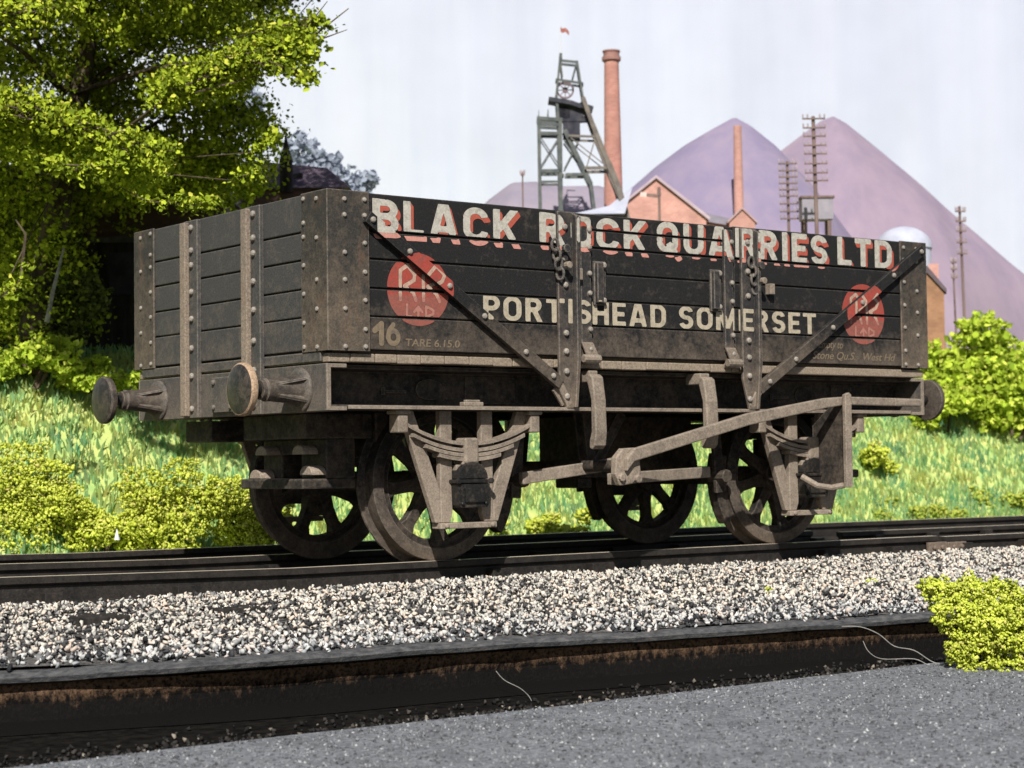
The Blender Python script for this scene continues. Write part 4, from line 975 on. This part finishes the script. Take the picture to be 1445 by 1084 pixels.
# inside of the crown, plus leaf masses added to shade it
for x0, x1, y0, y1, d0, d1, cnt, *tilt in ((-140, 130, -80, 330, 16.2, 17.4, 15000), (100, 400, -80, 50, 16.3, 17.6, 8000), (110, 310, 50, 270, 16.2, 17.4, 10000), (-120, 70, 300, 500, 16.2, 17, 7000), (260, 380, 150, 285, 16.0, 16.8, 4000), (120, 300, 225, 290, 16.2, 16.8, 1700),
                                    (-300, 430, -460, -95, 13.6, 17.4, 110000), (-160, 215, 108, 158, 13.9, 16.5, 38000, .26), (225, 430, 112, 152, 14.3, 16.4, 14000, -.38), (-160, 90, -70, 10, 13.9, 16.2, 6000), (110, 340, -70, 60, 14.9, 16.4, 8000), (-30, 105, 50, 130, 15.1, 15.7, 1200), (-30, 105, 200, 480, 15.4, 15.9, 2600)):  # unseen canopy above the view and leaf shelves, placed to cast shade
    kk = cnt // 40; tl = tilt[0] if tilt else 0; us = [random.uniform(x0, x1) for _ in range(kk)]
    cs = np.array([S(u_, random.uniform(y0, y1) + tl * (u_ - x0) + 10 * math.sin(u_ * .045), random.uniform(d0, d1))[:] for u_ in us]) - np.array(tb)
    Cs.append(cs[rng.integers(0, kk, cnt)] + rng.normal(size=(cnt, 3)) * np.array([.085, .085, .06]))
C = np.concatenate(Cs); V, F = scatter(C, np.where(rng.random(len(C)) < .8, rng.uniform(.011, .022, len(C)), rng.uniform(.02, .032, len(C))), LEAF_V, LEAF_F, (1, 1, 1), .35)
raw('crown', V, F, LEAF, tree)  # also holds the unseen canopy and leaf shelves added for shade
# a small bare-stemmed sapling in the shade
sb = S(66, 455, 15.4); sap = empty('sapling', tuple(sb)); tag(sap, 'shaded sapling with a thin pale stem under the big tree', 'sapling')
mb = MB(); mb.tube([(0, 0, 0), tuple(S(75, 410, 15.4) - sb), tuple(S(90, 350, 15.5) - sb)], [.022, .017, .01], 8); mb.build('stem', mottled('pale_bark', (.2, .19, .17), (.4, .38, .34), 20), sap)
C = foam_blob([(*tuple(S(x, y, D) - sb), r) for x, y, D, r in ((95, 350, 15.8, .16), (115, 410, 15.9, .2), (60, 420, 16, .2), (130, 430, 15.9, .12), (90, 460, 15.9, .2))], 1900, .03)
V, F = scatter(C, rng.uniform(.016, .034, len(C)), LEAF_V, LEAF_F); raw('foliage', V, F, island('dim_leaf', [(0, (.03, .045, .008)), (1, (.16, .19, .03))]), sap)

# ------------------------------------------------------------------ buildings and far things; local x across the view, y away, z up
RZ = CROT[2]
def far(name, px, py, D, label, cat, group=None):
    o = empty(name, tuple(S(px, py, D)), RZ); tag(o, label, cat, group); o['k'] = D / FPX
    return o, D / FPX
BR = brick('red_brick', (0.40, 0.17, 0.13), (0.46, 0.22, 0.17), (0.44, 0.30, 0.26), 9)
BRP = brick('pink_brick', (0.48, 0.24, 0.19), (0.54, 0.29, 0.23), (0.52, 0.34, 0.3), 9)
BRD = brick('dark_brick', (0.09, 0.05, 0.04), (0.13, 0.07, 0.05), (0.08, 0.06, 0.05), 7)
SLATE = mottled('purple_slate', (0.10, 0.075, 0.105), (0.16, 0.12, 0.15), 9)
PALE = mottled('pale_roof', (.41, .42, .50), (.5, .51, .58), 6)
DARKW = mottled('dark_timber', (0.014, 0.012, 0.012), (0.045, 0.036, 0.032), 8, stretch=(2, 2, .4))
STEEL = mottled('pit_steel', (0.075, 0.085, 0.09), (0.15, 0.155, 0.14), 8)
STEELD = mottled('pit_steel_dark', (0.03, 0.032, 0.045), (0.075, 0.07, 0.08), 8)
POLE = mottled('pole_timber', (0.14, 0.095, 0.085), (0.25, 0.175, 0.15), 8, stretch=(2, 2, .3))
GLASSD = mottled('window_dark', (0.02, 0.02, 0.025), (0.05, 0.05, 0.06), 5, rough=.3)
def lb(mb, k, x0, x1, y0, y1, z0, z1): return mb.box((x0 * k, y0 * k, z0 * k), (x1 * k, y1 * k, z1 * k))
# hut below the tree
h, k = far('hut', 225, 505, 17.6, 'dark timber hut with a brown brick upper band in shade under the tree', 'hut')
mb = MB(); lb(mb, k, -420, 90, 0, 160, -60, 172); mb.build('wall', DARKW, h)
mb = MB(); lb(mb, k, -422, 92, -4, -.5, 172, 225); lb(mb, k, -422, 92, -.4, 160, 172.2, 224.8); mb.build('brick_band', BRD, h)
mb = MB(); mb.prism([(-430 * k, 225 * k), (100 * k, 225 * k), (80 * k, 275 * k), (-420 * k, 275 * k)], 1, -12 * k, 172 * k); mb.build('roof', SLATE, h)
mb = MB(); lb(mb, k, -70, -25, -2.5, -.3, 90, 150); mb.build('window', GLASSD, h); mb = MB(); lb(mb, k, 10, 60, -2.5, -.3, 90, 150); mb.build('window', GLASSD, h)
mb = MB(); lb(mb, k, -422, 92, -7, -.6, 164, 171.8); mb.build('beam', mottled('grey_beam', (.07, .065, .065), (.13, .12, .12), 9), h)
# house with dark purple roof and turret
h, k = far('house', 420, 318, 19.5, 'dark house with a purple slate roof behind the left end of the wagon', 'house')
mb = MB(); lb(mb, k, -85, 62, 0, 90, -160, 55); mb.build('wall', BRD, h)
mb = MB(); mb.add([(x * k, y * k, z * k) for x, y, z in ((-92, -6, 52), (75, -6, 52), (75, 96, 52), (-92, 96, 52), (-70, 45, 100), (38, 45, 88))], [(0, 1, 5, 4), (1, 2, 5), (2, 3, 4, 5), (3, 0, 4), (0, 3, 2, 1)])
rf = mb.build('roof', SLATE, h)
mb = MB(); lb(mb, k, -5, 8, -9, 2, 66, 72); mb.build('roof_window', GLASSD, rf)
mb = MB(); mb.lathe([(9 * k, 45 * k), (9 * k, 85 * k), (10 * k, 88 * k), (5 * k, 105 * k), (2.2 * k, 118 * k), (.8 * k, 134 * k)], (-14 * k, -14 * k, 0), 2, 10); mb.build('turret', DARKW, h)
# leaf shape added beyond the house, standing in for the big tree's shadow
pt = S(480, 300, 23); t_ = empty('tree_shadow_shape', tuple(pt)); tag(t_, 'pale blue-grey leaf shape beyond the purple roofed house, standing in for a tree shadow', 'tree')
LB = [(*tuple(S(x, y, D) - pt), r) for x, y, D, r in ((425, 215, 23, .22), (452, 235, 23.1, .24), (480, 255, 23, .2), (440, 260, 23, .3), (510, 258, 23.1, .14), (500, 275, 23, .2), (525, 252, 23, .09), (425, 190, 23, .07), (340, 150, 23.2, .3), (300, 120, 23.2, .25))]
C = foam_blob(LB, 2600, .04); V, F = scatter(C, rng.uniform(.03, .06, len(C)), LEAF_V, LEAF_F); raw('crown', V, F, island('shadow_leaf', [(0, (.36, .40, .48)), (1, (.46, .50, .58))], trans=.3), t_)  # leaves of the added tree shadow shape
mb = MB(); mb.tube([(0, 0, -.6), (-.2, 0, .2), tuple(S(425, 185, 23) - pt)], [.06, .04, .01], 8); mb.build('trunk', mottled('shadow_bark', (.3, .33, .38), (.4, .42, .46), 9), t_)  # stem of the added tree shadow shape
# brick chimneys
def chimney(px, py, D, hgt, r0, r1, label, mat, caps):
    o, k = far('chimney', px, py, D, label, 'chimney', 'brick chimneys of the colliery')
    mb = MB(); mb.lathe([(r0 * 1.4 * k, -260 * k), (r0 * k, 0), (r1 * k, (hgt - (16 if caps else 0)) * k)], (0, 0, 0), 2, 24); mb.build('shaft', mat, o, smooth=True)
    if caps:
        mb = MB(); mb.lathe([(r1 * 1.08 * k, (hgt - 16) * k), (r1 * 1.3 * k, (hgt - 14) * k), (r1 * 1.3 * k, (hgt - 9) * k), (r1 * 1.1 * k, (hgt - 8) * k), (r1 * 1.1 * k, (hgt - 3) * k), (r1 * 1.22 * k, (hgt - 2) * k), (r1 * 1.22 * k, hgt * k)], (0, 0, 0), 2, 24)
        mb.build('cap', mottled('dark_cap', (.26, .13, .11), (.36, .2, .17), 8), o, smooth=True)
    return o
chimney(866, 300, 24.5, 230, 13.5, 10.3, 'tall red brick chimney with a dark cap beside the pit headgear', BR, True)
chimney(1043, 315, 24.8, 138, 7.2, 5.6, 'slender pink brick chimney in front of the spoil heap', BRP, False)
# headgear
o, k = far('pit_headgear', 800, 300, 23.6, 'steel pit headgear with winding wheel and a small flag', 'headgear')
def px_(x, y): return ((x - 800) * k, (300 - y) * k)
def strut(mb, a, b, w_, dep): 
    (x0, z0), (x1, z1) = px_(*a), px_(*b); mb.bar((x0, dep * k, z0), (x1, dep * k, z1), w_ * k, w_ * k, (0, 1, 0))
def frame(nm, segs, mat, deps=(-14, 14), cross=()):
    mb = MB()
    for a, b, w_ in segs:
        for d in deps: strut(mb, a, b, w_, d)
    for a in cross:
        x, z = px_(*a); mb.bar((x, deps[0] * k, z), (x, deps[1] * k, z), 3 * k, 3 * k, (0, 0, 1))
    return mb.build(nm, mat, o)
frame('landing_tower', [((763, 480), (762, 168), 4.5), ((791, 480), (792, 168), 5), ((759, 168), (795, 171), 5), ((763, 176), (792, 178), 4), ((763, 189), (793, 190), 4), ((764, 195), (790, 236), 1.6), ((790, 195), (764, 236), 1.6), ((763, 243), (792, 243), 5), ((764, 258), (792, 258), 3), ((775, 168), (775, 156), 1.5), ((762, 168), (762, 157), 1.0)], STEEL, cross=((763, 190), (791, 190), (763, 243)))
frame('main_tower', [((793, 84), (787, 136), 3), ((793, 84), (796, 110), 2.2), ((817, 87), (810, 112), 2.2), ((787, 136), (790, 185), 4), ((793, 86), (818, 89), 3.2), ((817, 88), (825, 144), 3), ((788, 113), (824, 119), 3), ((798, 185), (834, 262), 6), ((790, 185), (793, 480), 5.5), ((798, 248), (830, 248), 4), ((797, 200), (826, 243), 2), ((818, 200), (797, 240), 2), ((834, 262), (858, 480), 5), ((794, 84), (794, 76), 4)], STEEL, (-12, 12), cross=((793, 86), (817, 88), (788, 113), (824, 119), (795, 248)))
frame('back_stay', [((824, 140), (837, 178), 6), ((837, 178), (858, 232), 6.5), ((858, 232), (872, 268), 8), ((872, 268), (930, 480), 8), ((803, 194), (843, 196), 3), ((825, 240), (862, 240), 4), ((806, 197), (856, 238), 1.4), ((841, 197), (828, 238), 1.4)], mottled('stay_rust', (.13, .11, .10), (.22, .19, .16), 9), (-18, 18), cross=((837, 178), (858, 240)))
mb = MB()
for a, b, w_, d in (((776, 141), (806, 146), 6, 16), ((806, 146), (822, 152), 6, 16), ((822, 150), (838, 156), 7, 16)):
    (x0, z0), (x1, z1) = px_(*a), px_(*b); mb.bar((x0, 0, z0), (x1, 0, z1), w_ * k, 2 * d * k, (0, 1, 0))
for x, y, x2, y2, dd in ((790, 146, 822, 172, 8), (796, 172, 820, 196, 7), (815, 165, 832, 172, 6), (791, 150, 806, 168, 8), (806, 150, 826, 166, 7)):
    (x0, z0), (x1, z1) = px_(x, y2), px_(x2, y); mb.box((x0, -dd * k, z0), (x1, dd * k, z1))
mb.build('wheel_platform', STEELD, o)
mb = MB(); x, z = px_(800, 126); ring = [(12 * k * .8, -1 * k), (12 * k * .8, 1.6 * k), (9.6 * k * .8, 1.6 * k), (9.6 * k * .8, -1 * k)]
mb.lathe([(12.5 * k, -1.5 * k), (12.5 * k, 1.5 * k), (10 * k, 1.5 * k), (10 * k, -1.5 * k)], (x, 0, z), 1, 28, True); mb.lathe([(4 * k, -2 * k), (4 * k, 2 * k)], (x, 0, z), 1, 14)
for a in np.linspace(0, PI, 5)[:-1]: mb.bar((x - 11 * k * math.cos(a), 0, z - 11 * k * math.sin(a)), (x + 11 * k * math.cos(a), 0, z + 11 * k * math.sin(a)), 1.2 * k, 1.2 * k)
mb.build('winding_wheel', mottled('wheel_rust', (.16, .12, .13), (.24, .17, .18), 8), o)
mb = MB(); (x0, z0), (x1, z1) = px_(794, 80), px_(794, 36); mb.tube([(x0, 0, z0), (x1, 0, z1)], [.9 * k, .6 * k], 8); fp = mb.build('flagpole', mottled('pale_pole', (.6, .59, .62), (.7, .69, .72), 5), o)
mb = MB(); vs = []
for i in range(7):
    x, z = px_(794.6 + 2 * i, 35.5 + .9 * i + 1.2 * math.sin(i * 1.3)); x2, z2 = px_(794.6 + 2 * i, 42 + .75 * i + 1.2 * math.sin(i * 1.3))
    vs += [(x, k * 1.5 * math.sin(i * 1.4), z), (x2, k * 1.5 * math.sin(i * 1.4), z2)]
mb.add(vs, [(2 * i, 2 * i + 2, 2 * i + 3, 2 * i + 1) for i in range(6)]); f_ = mb.build('flag', mottled('flag_red', (.34, .12, .1), (.42, .17, .14), 9), fp)
sm = f_.modifiers.new('thick', 'SOLIDIFY'); sm.thickness = .004
# brick gabled engine house with white roof slope
h, k = far('engine_house', 935, 345, 24.0, 'orange brick gabled engine house with pale sunlit roof behind the wagon', 'building')
mb = MB(); mb.prism([(-72 * k, -230 * k), (62 * k, -230 * k), (62 * k, 38 * k), (-8 * k, 94 * k), (-72 * k, 44 * k)], 1, 0, 90 * k); mb.build('wall', BRP, h)
mb = MB()
mb.add([(x * k, y * k, z * k) for x, y, z in ((-78, -5, 42), (-8, -5, 98), (-8, 95, 98), (-78, 95, 42), (-80, -5, 37), (-8, -5, 93.5), (-8, 95, 93.5), (-80, 95, 37))], [(0, 1, 2, 3), (7, 6, 5, 4), (0, 4, 5, 1), (1, 5, 6, 2), (2, 6, 7, 3), (3, 7, 4, 0)])
mb.add([(x * k, y * k, z * k) for x, y, z in ((-8, -5, 98), (68, -5, 37), (68, 95, 37), (-8, 95, 98), (-8, -5, 93.5), (66, -5, 33), (66, 95, 33), (-8, 95, 93.5))], [(0, 1, 2, 3), (7, 6, 5, 4), (0, 4, 5, 1), (1, 5, 6, 2), (2, 6, 7, 3), (3, 7, 4, 0)])
mb.build('roof', mottled('pinkish_slate', (.42, .33, .36), (.5, .4, .43), 7), h)
h, k = far('shed', 862, 330, 23.2, 'small shed with a steep white roof at the foot of the tall chimney', 'shed')
mb = MB(); lb(mb, k, -45, 22, 0, 60, -230, 22); mb.build('wall', mottled('shed_wall', (.42, .33, .38), (.5, .42, .46), 7), h)
mb = MB(); mb.add([(x * k, y * k, z * k) for x, y, z in ((-55, -5, 28), (20, -5, 28), (34, 30, 72), (0, 30, 44), (20, 66, 28), (-55, 66, 28))], [(0, 1, 2, 3), (3, 2, 4, 5), (0, 3, 5), (1, 4, 2), (0, 5, 4, 1)]); mb.build('roof', PALE, h)
h, k = far('lean_to', 1000, 345, 24.4, 'low dark roofed lean-to between the engine house and slender chimney', 'shed')
mb = MB(); lb(mb, k, -14, 52, 0, 50, -230, 34); mb.build('wall', BRP, h)
mb = MB(); mb.prism([(-3 * k, 32 * k), (60 * k, 20 * k), (60 * k, 28 * k), (-3 * k, 44 * k)], 1, -5 * k, 55 * k); mb.build('roof', mottled('grey_slate', (.2, .19, .22), (.28, .26, .3), 8), h)
h, k = far('chimney_house', 1047, 345, 24.2, 'small pink brick gable at the foot of the slender chimney', 'building')
mb = MB(); mb.prism([(-17 * k, -230 * k), (19 * k, -230 * k), (19 * k, 32 * k), (1 * k, 50 * k), (-17 * k, 34 * k)], 1, 0, 14 * k); mb.build('wall', BRP, h)
mb = MB(); mb.add([(x * k, y * k, z * k) for x, y, z in ((-20, -3, 33), (1, -3, 53), (22, -3, 32), (22, 17, 32), (1, 17, 53), (-20, 17, 33), (-20, -3, 30), (1, -3, 50), (22, -3, 29), (22, 17, 29), (1, 17, 50), (-20, 17, 30))],
                  [(0, 1, 4, 5), (1, 2, 3, 4), (6, 11, 10, 7), (7, 10, 9, 8), (0, 6, 7, 1), (1, 7, 8, 2), (5, 4, 10, 11), (4, 3, 9, 10), (0, 5, 11, 6), (2, 8, 9, 3)]); mb.build('roof', mottled('rosy_slate', (.40, .27, .26), (.48, .33, .32), 8), h)
# signal
o, k = far('signal_post', 931, 330, 22.8, 'dark signal post with one arm in front of the brick engine house', 'signal')
mb = MB(); mb.tube([(0, 0, -230 * k), (0, 0, 62 * k)], [2.2 * k, 1.8 * k], 8); mb.tube([(0, 0, 54 * k), (0, 0, 66 * k)], [3 * k, 2 * k], 8); mb.build('post', POLE, o)
mb = MB(); mb.bar((-2 * k, -3 * k, 53 * k), (-18 * k, -3 * k, 55 * k), 4.5 * k, 1.5 * k); mb.build('arm', POLE, o)
mb = MB(); mb.bar((-18 * k, -3 * k, 55 * k), (-27 * k, -3 * k, 56 * k), 6.5 * k, 1.6 * k); mb.build('arm_end', mottled('pale_pink_paint', (.66, .48, .44), (.7, .54, .5), 8), o)
# telegraph poles
INSUL = mottled('insulator', (.3, .24, .26), (.44, .36, .38), 9)
def telegraph(px, py, D, hgt, half, arms, r, label, lean=0.0, box=False):
    o, k = far('telegraph_pole', px, py, D, label, 'telegraph pole', 'telegraph poles along the field')
    mb = MB(); mb.tube([(0, 0, (-235 if py < 400 else -45) * k), (lean * k, 0, hgt * k)], [r * k, r * .8 * k], 10); mb.build('post', POLE, o)
    for z in arms:
        xl = lean * z / hgt
        mb = MB(); mb.box(((xl - half) * k, -(r + 2.5) * k, (z - 1) * k), ((xl + half) * k, -r * k, (z + 1) * k))
        ins = MB()
        for u in (-.95, -.55, .55, .95): ins.lathe([(.8 * k, 0), (1.1 * k, 1.5 * k), (1.2 * k, 4.5 * k), (.5 * k, 6 * k)], ((xl + half * u) * k, -(r + 1.2) * k, (z + .9) * k), 2, 6)
        mb.merge(ins, INSUL); mb.build('crossarm', POLE, o)
    return o, k
telegraph(1157, 355, 21.5, 192, 16, [188, 175, 163, 150, 138, 124, 111, 100], 3.2, 'tallest telegraph pole, with many crossarms, above the wagon side', -6)
telegraph(1115, 345, 22.5, 118, 13, [114, 104, 95, 86, 77, 68, 57, 46, 36], 2.4, 'shorter telegraph pole left of the tall one, with many crossarms', -2)
telegraph(1363, 470, 24.0, 180, 7, [172, 158, 144, 128, 112], 2.2, 'thin telegraph pole standing in the bushes right of the wagon', -5)
telegraph(1350, 470, 25.0, 105, 4, [100, 90, 78], 1.6, 'faint short telegraph pole behind the thin one at right', -3)
telegraph(738, 300, 22.8, 57, 3, [53], 1.3, 'small thin pole left of the pit headgear', 0)
# grey tank house beside the pole
h, k = far('tank', 1155, 345, 22.6, 'grey green riveted tank on legs beside the tallest telegraph pole', 'tank')
mb = MB(); lb(mb, k, -22, 22, 0, 30, 36, 66); mb.build('tank_body', mottled('tank_grey', (.26, .24, .27), (.34, .31, .34), 7), h)
mb = MB()
for x in (-20, 14):
    for y in (2, 24): lb(mb, k, x, x + 5, y, y + 4, -210, 36)
lb(mb, k, -24, 24, -2, 32, 66, 69); mb.build('stand', POLE, h)
# dome roof, brick barn at right
h, k = far('dome', 1275, 352, 23.5, 'pale domed roof just above the right end of the wagon', 'dome')
mb = MB(); mb.lathe([(40 * k * math.cos(t), 32 * k * math.sin(t)) for t in np.linspace(0, PI / 2 - .03, 10)], (0, 0, 0), 2, 32); mb.build('roof', PALE, h, smooth=True)
mb = MB(); mb.lathe([(38 * k, -210 * k), (38 * k, 0)], (0, 0, 0), 2, 32); mb.build('drum', mottled('dome_wall', (.45, .47, .55), (.55, .56, .64), 7), h, smooth=True)
h, k = far('barn', 1305, 455, 23.0, 'brown brick barn with a dark gable roof right of the wagon', 'barn')
mb = MB(); mb.prism([(-40 * k, -110 * k), (28 * k, -110 * k), (28 * k, 46 * k), (2 * k, 74 * k), (-40 * k, 46 * k)], 1, 0, 55 * k); mb.build('wall', brick('barn_brick', (.3, .15, .08), (.36, .19, .1), (.3, .19, .12), 8), h)
mb = MB(); mb.add([(x * k, y * k, z * k) for x, y, z in ((-44, -4, 44), (4, -4, 80), (31, -4, 47), (31, 59, 47), (4, 59, 80), (-44, 59, 44), (-44, -4, 38), (4, -4, 70), (31, -4, 40), (31, 59, 40), (4, 59, 70), (-44, 59, 38))],
                  [(0, 1, 4, 5), (1, 2, 3, 4), (6, 11, 10, 7), (7, 10, 9, 8), (0, 6, 7, 1), (1, 7, 8, 2), (5, 4, 10, 11), (4, 3, 9, 10), (0, 5, 11, 6), (2, 8, 9, 3)]); mb.build('roof', mottled('barn_roof', (.10, .08, .09), (.16, .12, .13), 8), h)
mb = MB(); lb(mb, k, 8, 28, 30, 50, 60, 86); mb.build('chimney_stack', BRP, h)
# spoil heaps
def heap(cx, base_py, D, prof, label, ca, cb, seed):
    """ridge outline (px) swept as a rounded cone-like mass with real depth"""
    o = empty('spoil_heap', tuple(S(cx, base_py, D)), RZ); k = D / FPX; vs = []; fs = []
    top = [((x - cx) * k, (base_py - y) * k) for x, y in prof]; nA = 18; n_ = len(top)
    for x, z in top:
        hz = max(z, .01); dep = min(hz * 1.3, 3.0)
        for j in range(nA + 1):
            t = -1 + 2 * j / nA; zz = hz * (1 - abs(t) ** 1.35) if t else hz
            nz = .10 * hz * (float(vnoise(x * 1.3 + seed, t * 3, 1.2, seed)) - .5) * (abs(t) > .02) * min(1, abs(t) * 3)
            vs.append((x, t * dep, zz + nz - 2.2 * abs(t) ** 5))
    for i in range(n_ - 1):
        for j in range(nA): a = i * (nA + 1) + j; fs.append((a, a + nA + 1, a + nA + 2, a + 1))
    m = mottled('spoil_shale', ca, cb, 2.2, stretch=(1, 1, .5), bstr=.3, bscale=14)
    mb = MB(); mb.add(vs, fs); ob = mb.build('hill', m, None, smooth=True); ob.location = o.location; ob.rotation_euler = (0, 0, RZ); bpy.data.objects.remove(o)
    tag(ob, label, 'hill', kind='structure'); return ob
def interp(pts, step=6):
    xs_ = np.arange(pts[0][0], pts[-1][0] + .1, step); return [(x, float(np.interp(x, [p[0] for p in pts], [p[1] for p in pts]))) for x in xs_]
heap(1180, 480, 28.5, interp([(960, 480), (1010, 290), (1060, 245), (1110, 208), (1140, 186), (1165, 168), (1182, 162), (1200, 172), (1250, 214), (1300, 258), (1350, 305), (1400, 350), (1445, 388), (1500, 430), (1560, 478)]), 'right hand purple spoil heap with a sharp peak', (.255, .20, .262), (.315, .243, .295), 3)
heap(1040, 480, 26.6, interp([(780, 480), (860, 290), (888, 268), (930, 232), (970, 203), (1010, 180), (1042, 163), (1065, 176), (1100, 205), (1140, 250), (1200, 330), (1290, 480)]), 'left hand purple spoil heap behind the engine house', (.228, .193, .285), (.288, .232, .302), 4)
heap(770, 480, 25.8, interp([(560, 480), (640, 330), (692, 280), (725, 256), (760, 255), (800, 262), (850, 262), (890, 280), (960, 480)]), 'low purple spoil heap below the pit headgear', (.25, .22, .27), (.305, .258, .3), 5)
# backdrop sky sheet, slightly creased paper
def sky_mat():
    m, n, l, b = new_mat('sky_backdrop'); tc = n.new('ShaderNodeTexCoord')
    mp = n.new('ShaderNodeMapping'); mp.inputs['Scale'].default_value = (1, 1, .06); l.new(tc.outputs['Object'], mp.inputs[0])
    f = noise(n, l, mp.outputs[0], 1.6, 4, .55); f2 = noise(n, l, tc.outputs['Object'], .5, 3)
    c = mixc(n, l, maprange(n, l, f, .35, .65), (.46, .482, .58), (.495, .512, .60))
    c = mixc(n, l, 1.0, c, maprange(n, l, f2, .3, .7, .95, 1.04), 'MULTIPLY')
    l.new(c, b.inputs['Base Color']); b.inputs['Roughness'].default_value = .95; b.inputs['Specular IOR Level'].default_value = .1
    return m
Vs = []; Fs = []; nA = 120
for i in range(nA + 1):
    a = -.75 + 1.5 * i / nA
    rr = 37 + .05 * math.sin(i * 2.1) + .03 * math.sin(i * 5.3)
    x, y = math.sin(a) * rr, math.cos(a) * rr
    wx = CAM.x + x * math.cos(RZ) - y * math.sin(RZ); wy = CAM.y + x * math.sin(RZ) + y * math.cos(RZ)
    for z in (-1.0, 6, 14, 24): Vs.append((wx, wy, z))
for i in range(nA):
    for j in range(3): a = i * 4 + j; Fs.append((a, a + 1, a + 5, a + 4))
mb = MB(); mb.add(Vs, Fs); o = mb.build('sky', sky_mat(), smooth=True); tag(o, kind='structure')

# ------------------------------------------------------------------ small oddments
WIRE = mottled('fibre_pale', (.2, .19, .17), (.36, .34, .3), 20)
def fibre(pts, D, r, label, grp=None):
    P0 = [S(x, y, d) for (x, y), d in zip(pts, D)]; P = []
    for i in range(len(P0) - 1):
        a, b, c_, d_ = P0[max(i - 1, 0)], P0[i], P0[i + 1], P0[min(i + 2, len(P0) - 1)]
        for t in np.linspace(0, 1, 6)[:-1]: P.append(.5 * ((2 * b) + (c_ - a) * t + (2 * a - 5 * b + 4 * c_ - d_) * t * t + (3 * b - a - 3 * c_ + d_) * t ** 3))
    P.append(P0[-1]); mb = MB(); mb.tube(P, r * .6, 6); o = mb.build('fibre', WIRE, smooth=True); tag(o, label, 'fibre', grp)
fibre([(1188, 884), (1215, 885), (1240, 895), (1262, 912), (1290, 918), (1318, 935), (1345, 938)], [10.3, 10.25, 10.15, 10.0, 9.9, 9.8, 9.75], .0045, 'upper pale fibre drooping over the board edge beside the bush', 'loose fibres')
fibre([(1218, 905), (1226, 920), (1245, 930), (1290, 930), (1315, 940), (1345, 936)], [10.3, 10.1, 9.95, 9.85, 9.8, 9.75], .004, 'lower pale fibre curling out from below the board edge', 'loose fibres')
fibre([(700, 947), (712, 960), (735, 972), (748, 985), (752, 998)], [9.3, 9.25, 9.15, 9.05, 8.95], .003, 'short fibre hanging across the dark gutter in the middle', 'loose fibres')
mb = MB(); p = S(165, 752, 13.4); mb.lathe([(.02, 0), (.012, .035), (.003, .075)], (p.x, p.y, p.z - .05), 2, 8); tag(mb.build('peg', mottled('white_peg', (.75, .75, .74), (.82, .82, .8), 9)), 'tiny white peg standing among the bushes at left', 'peg')
for (x, y, D, s_, lab) in ((1085, 837, 8.9, .02, 'small green moss tuft on the lower ballast slope'), (1228, 823, 9.0, .022, 'green moss tuft on the upper ballast near the big bush'), (1010, 790, 9.9, .018, 'tiny green tuft beside the near rail')):
    D = 8.5
    while True:
        p = S(x, y, D)
        if p.z < float(bed_z(p.x, p.y)) + .01 or D > 14: break
        D += .02
    C = np.array(p)[None] + rng.normal(size=(60, 3)) * s_ * .7; V, F = scatter(C, rng.uniform(.005, .009, 60), OCT_V, OCT_F); tag(raw('moss_tuft', V, F, LIME), lab, 'moss', 'moss tufts on the ballast')
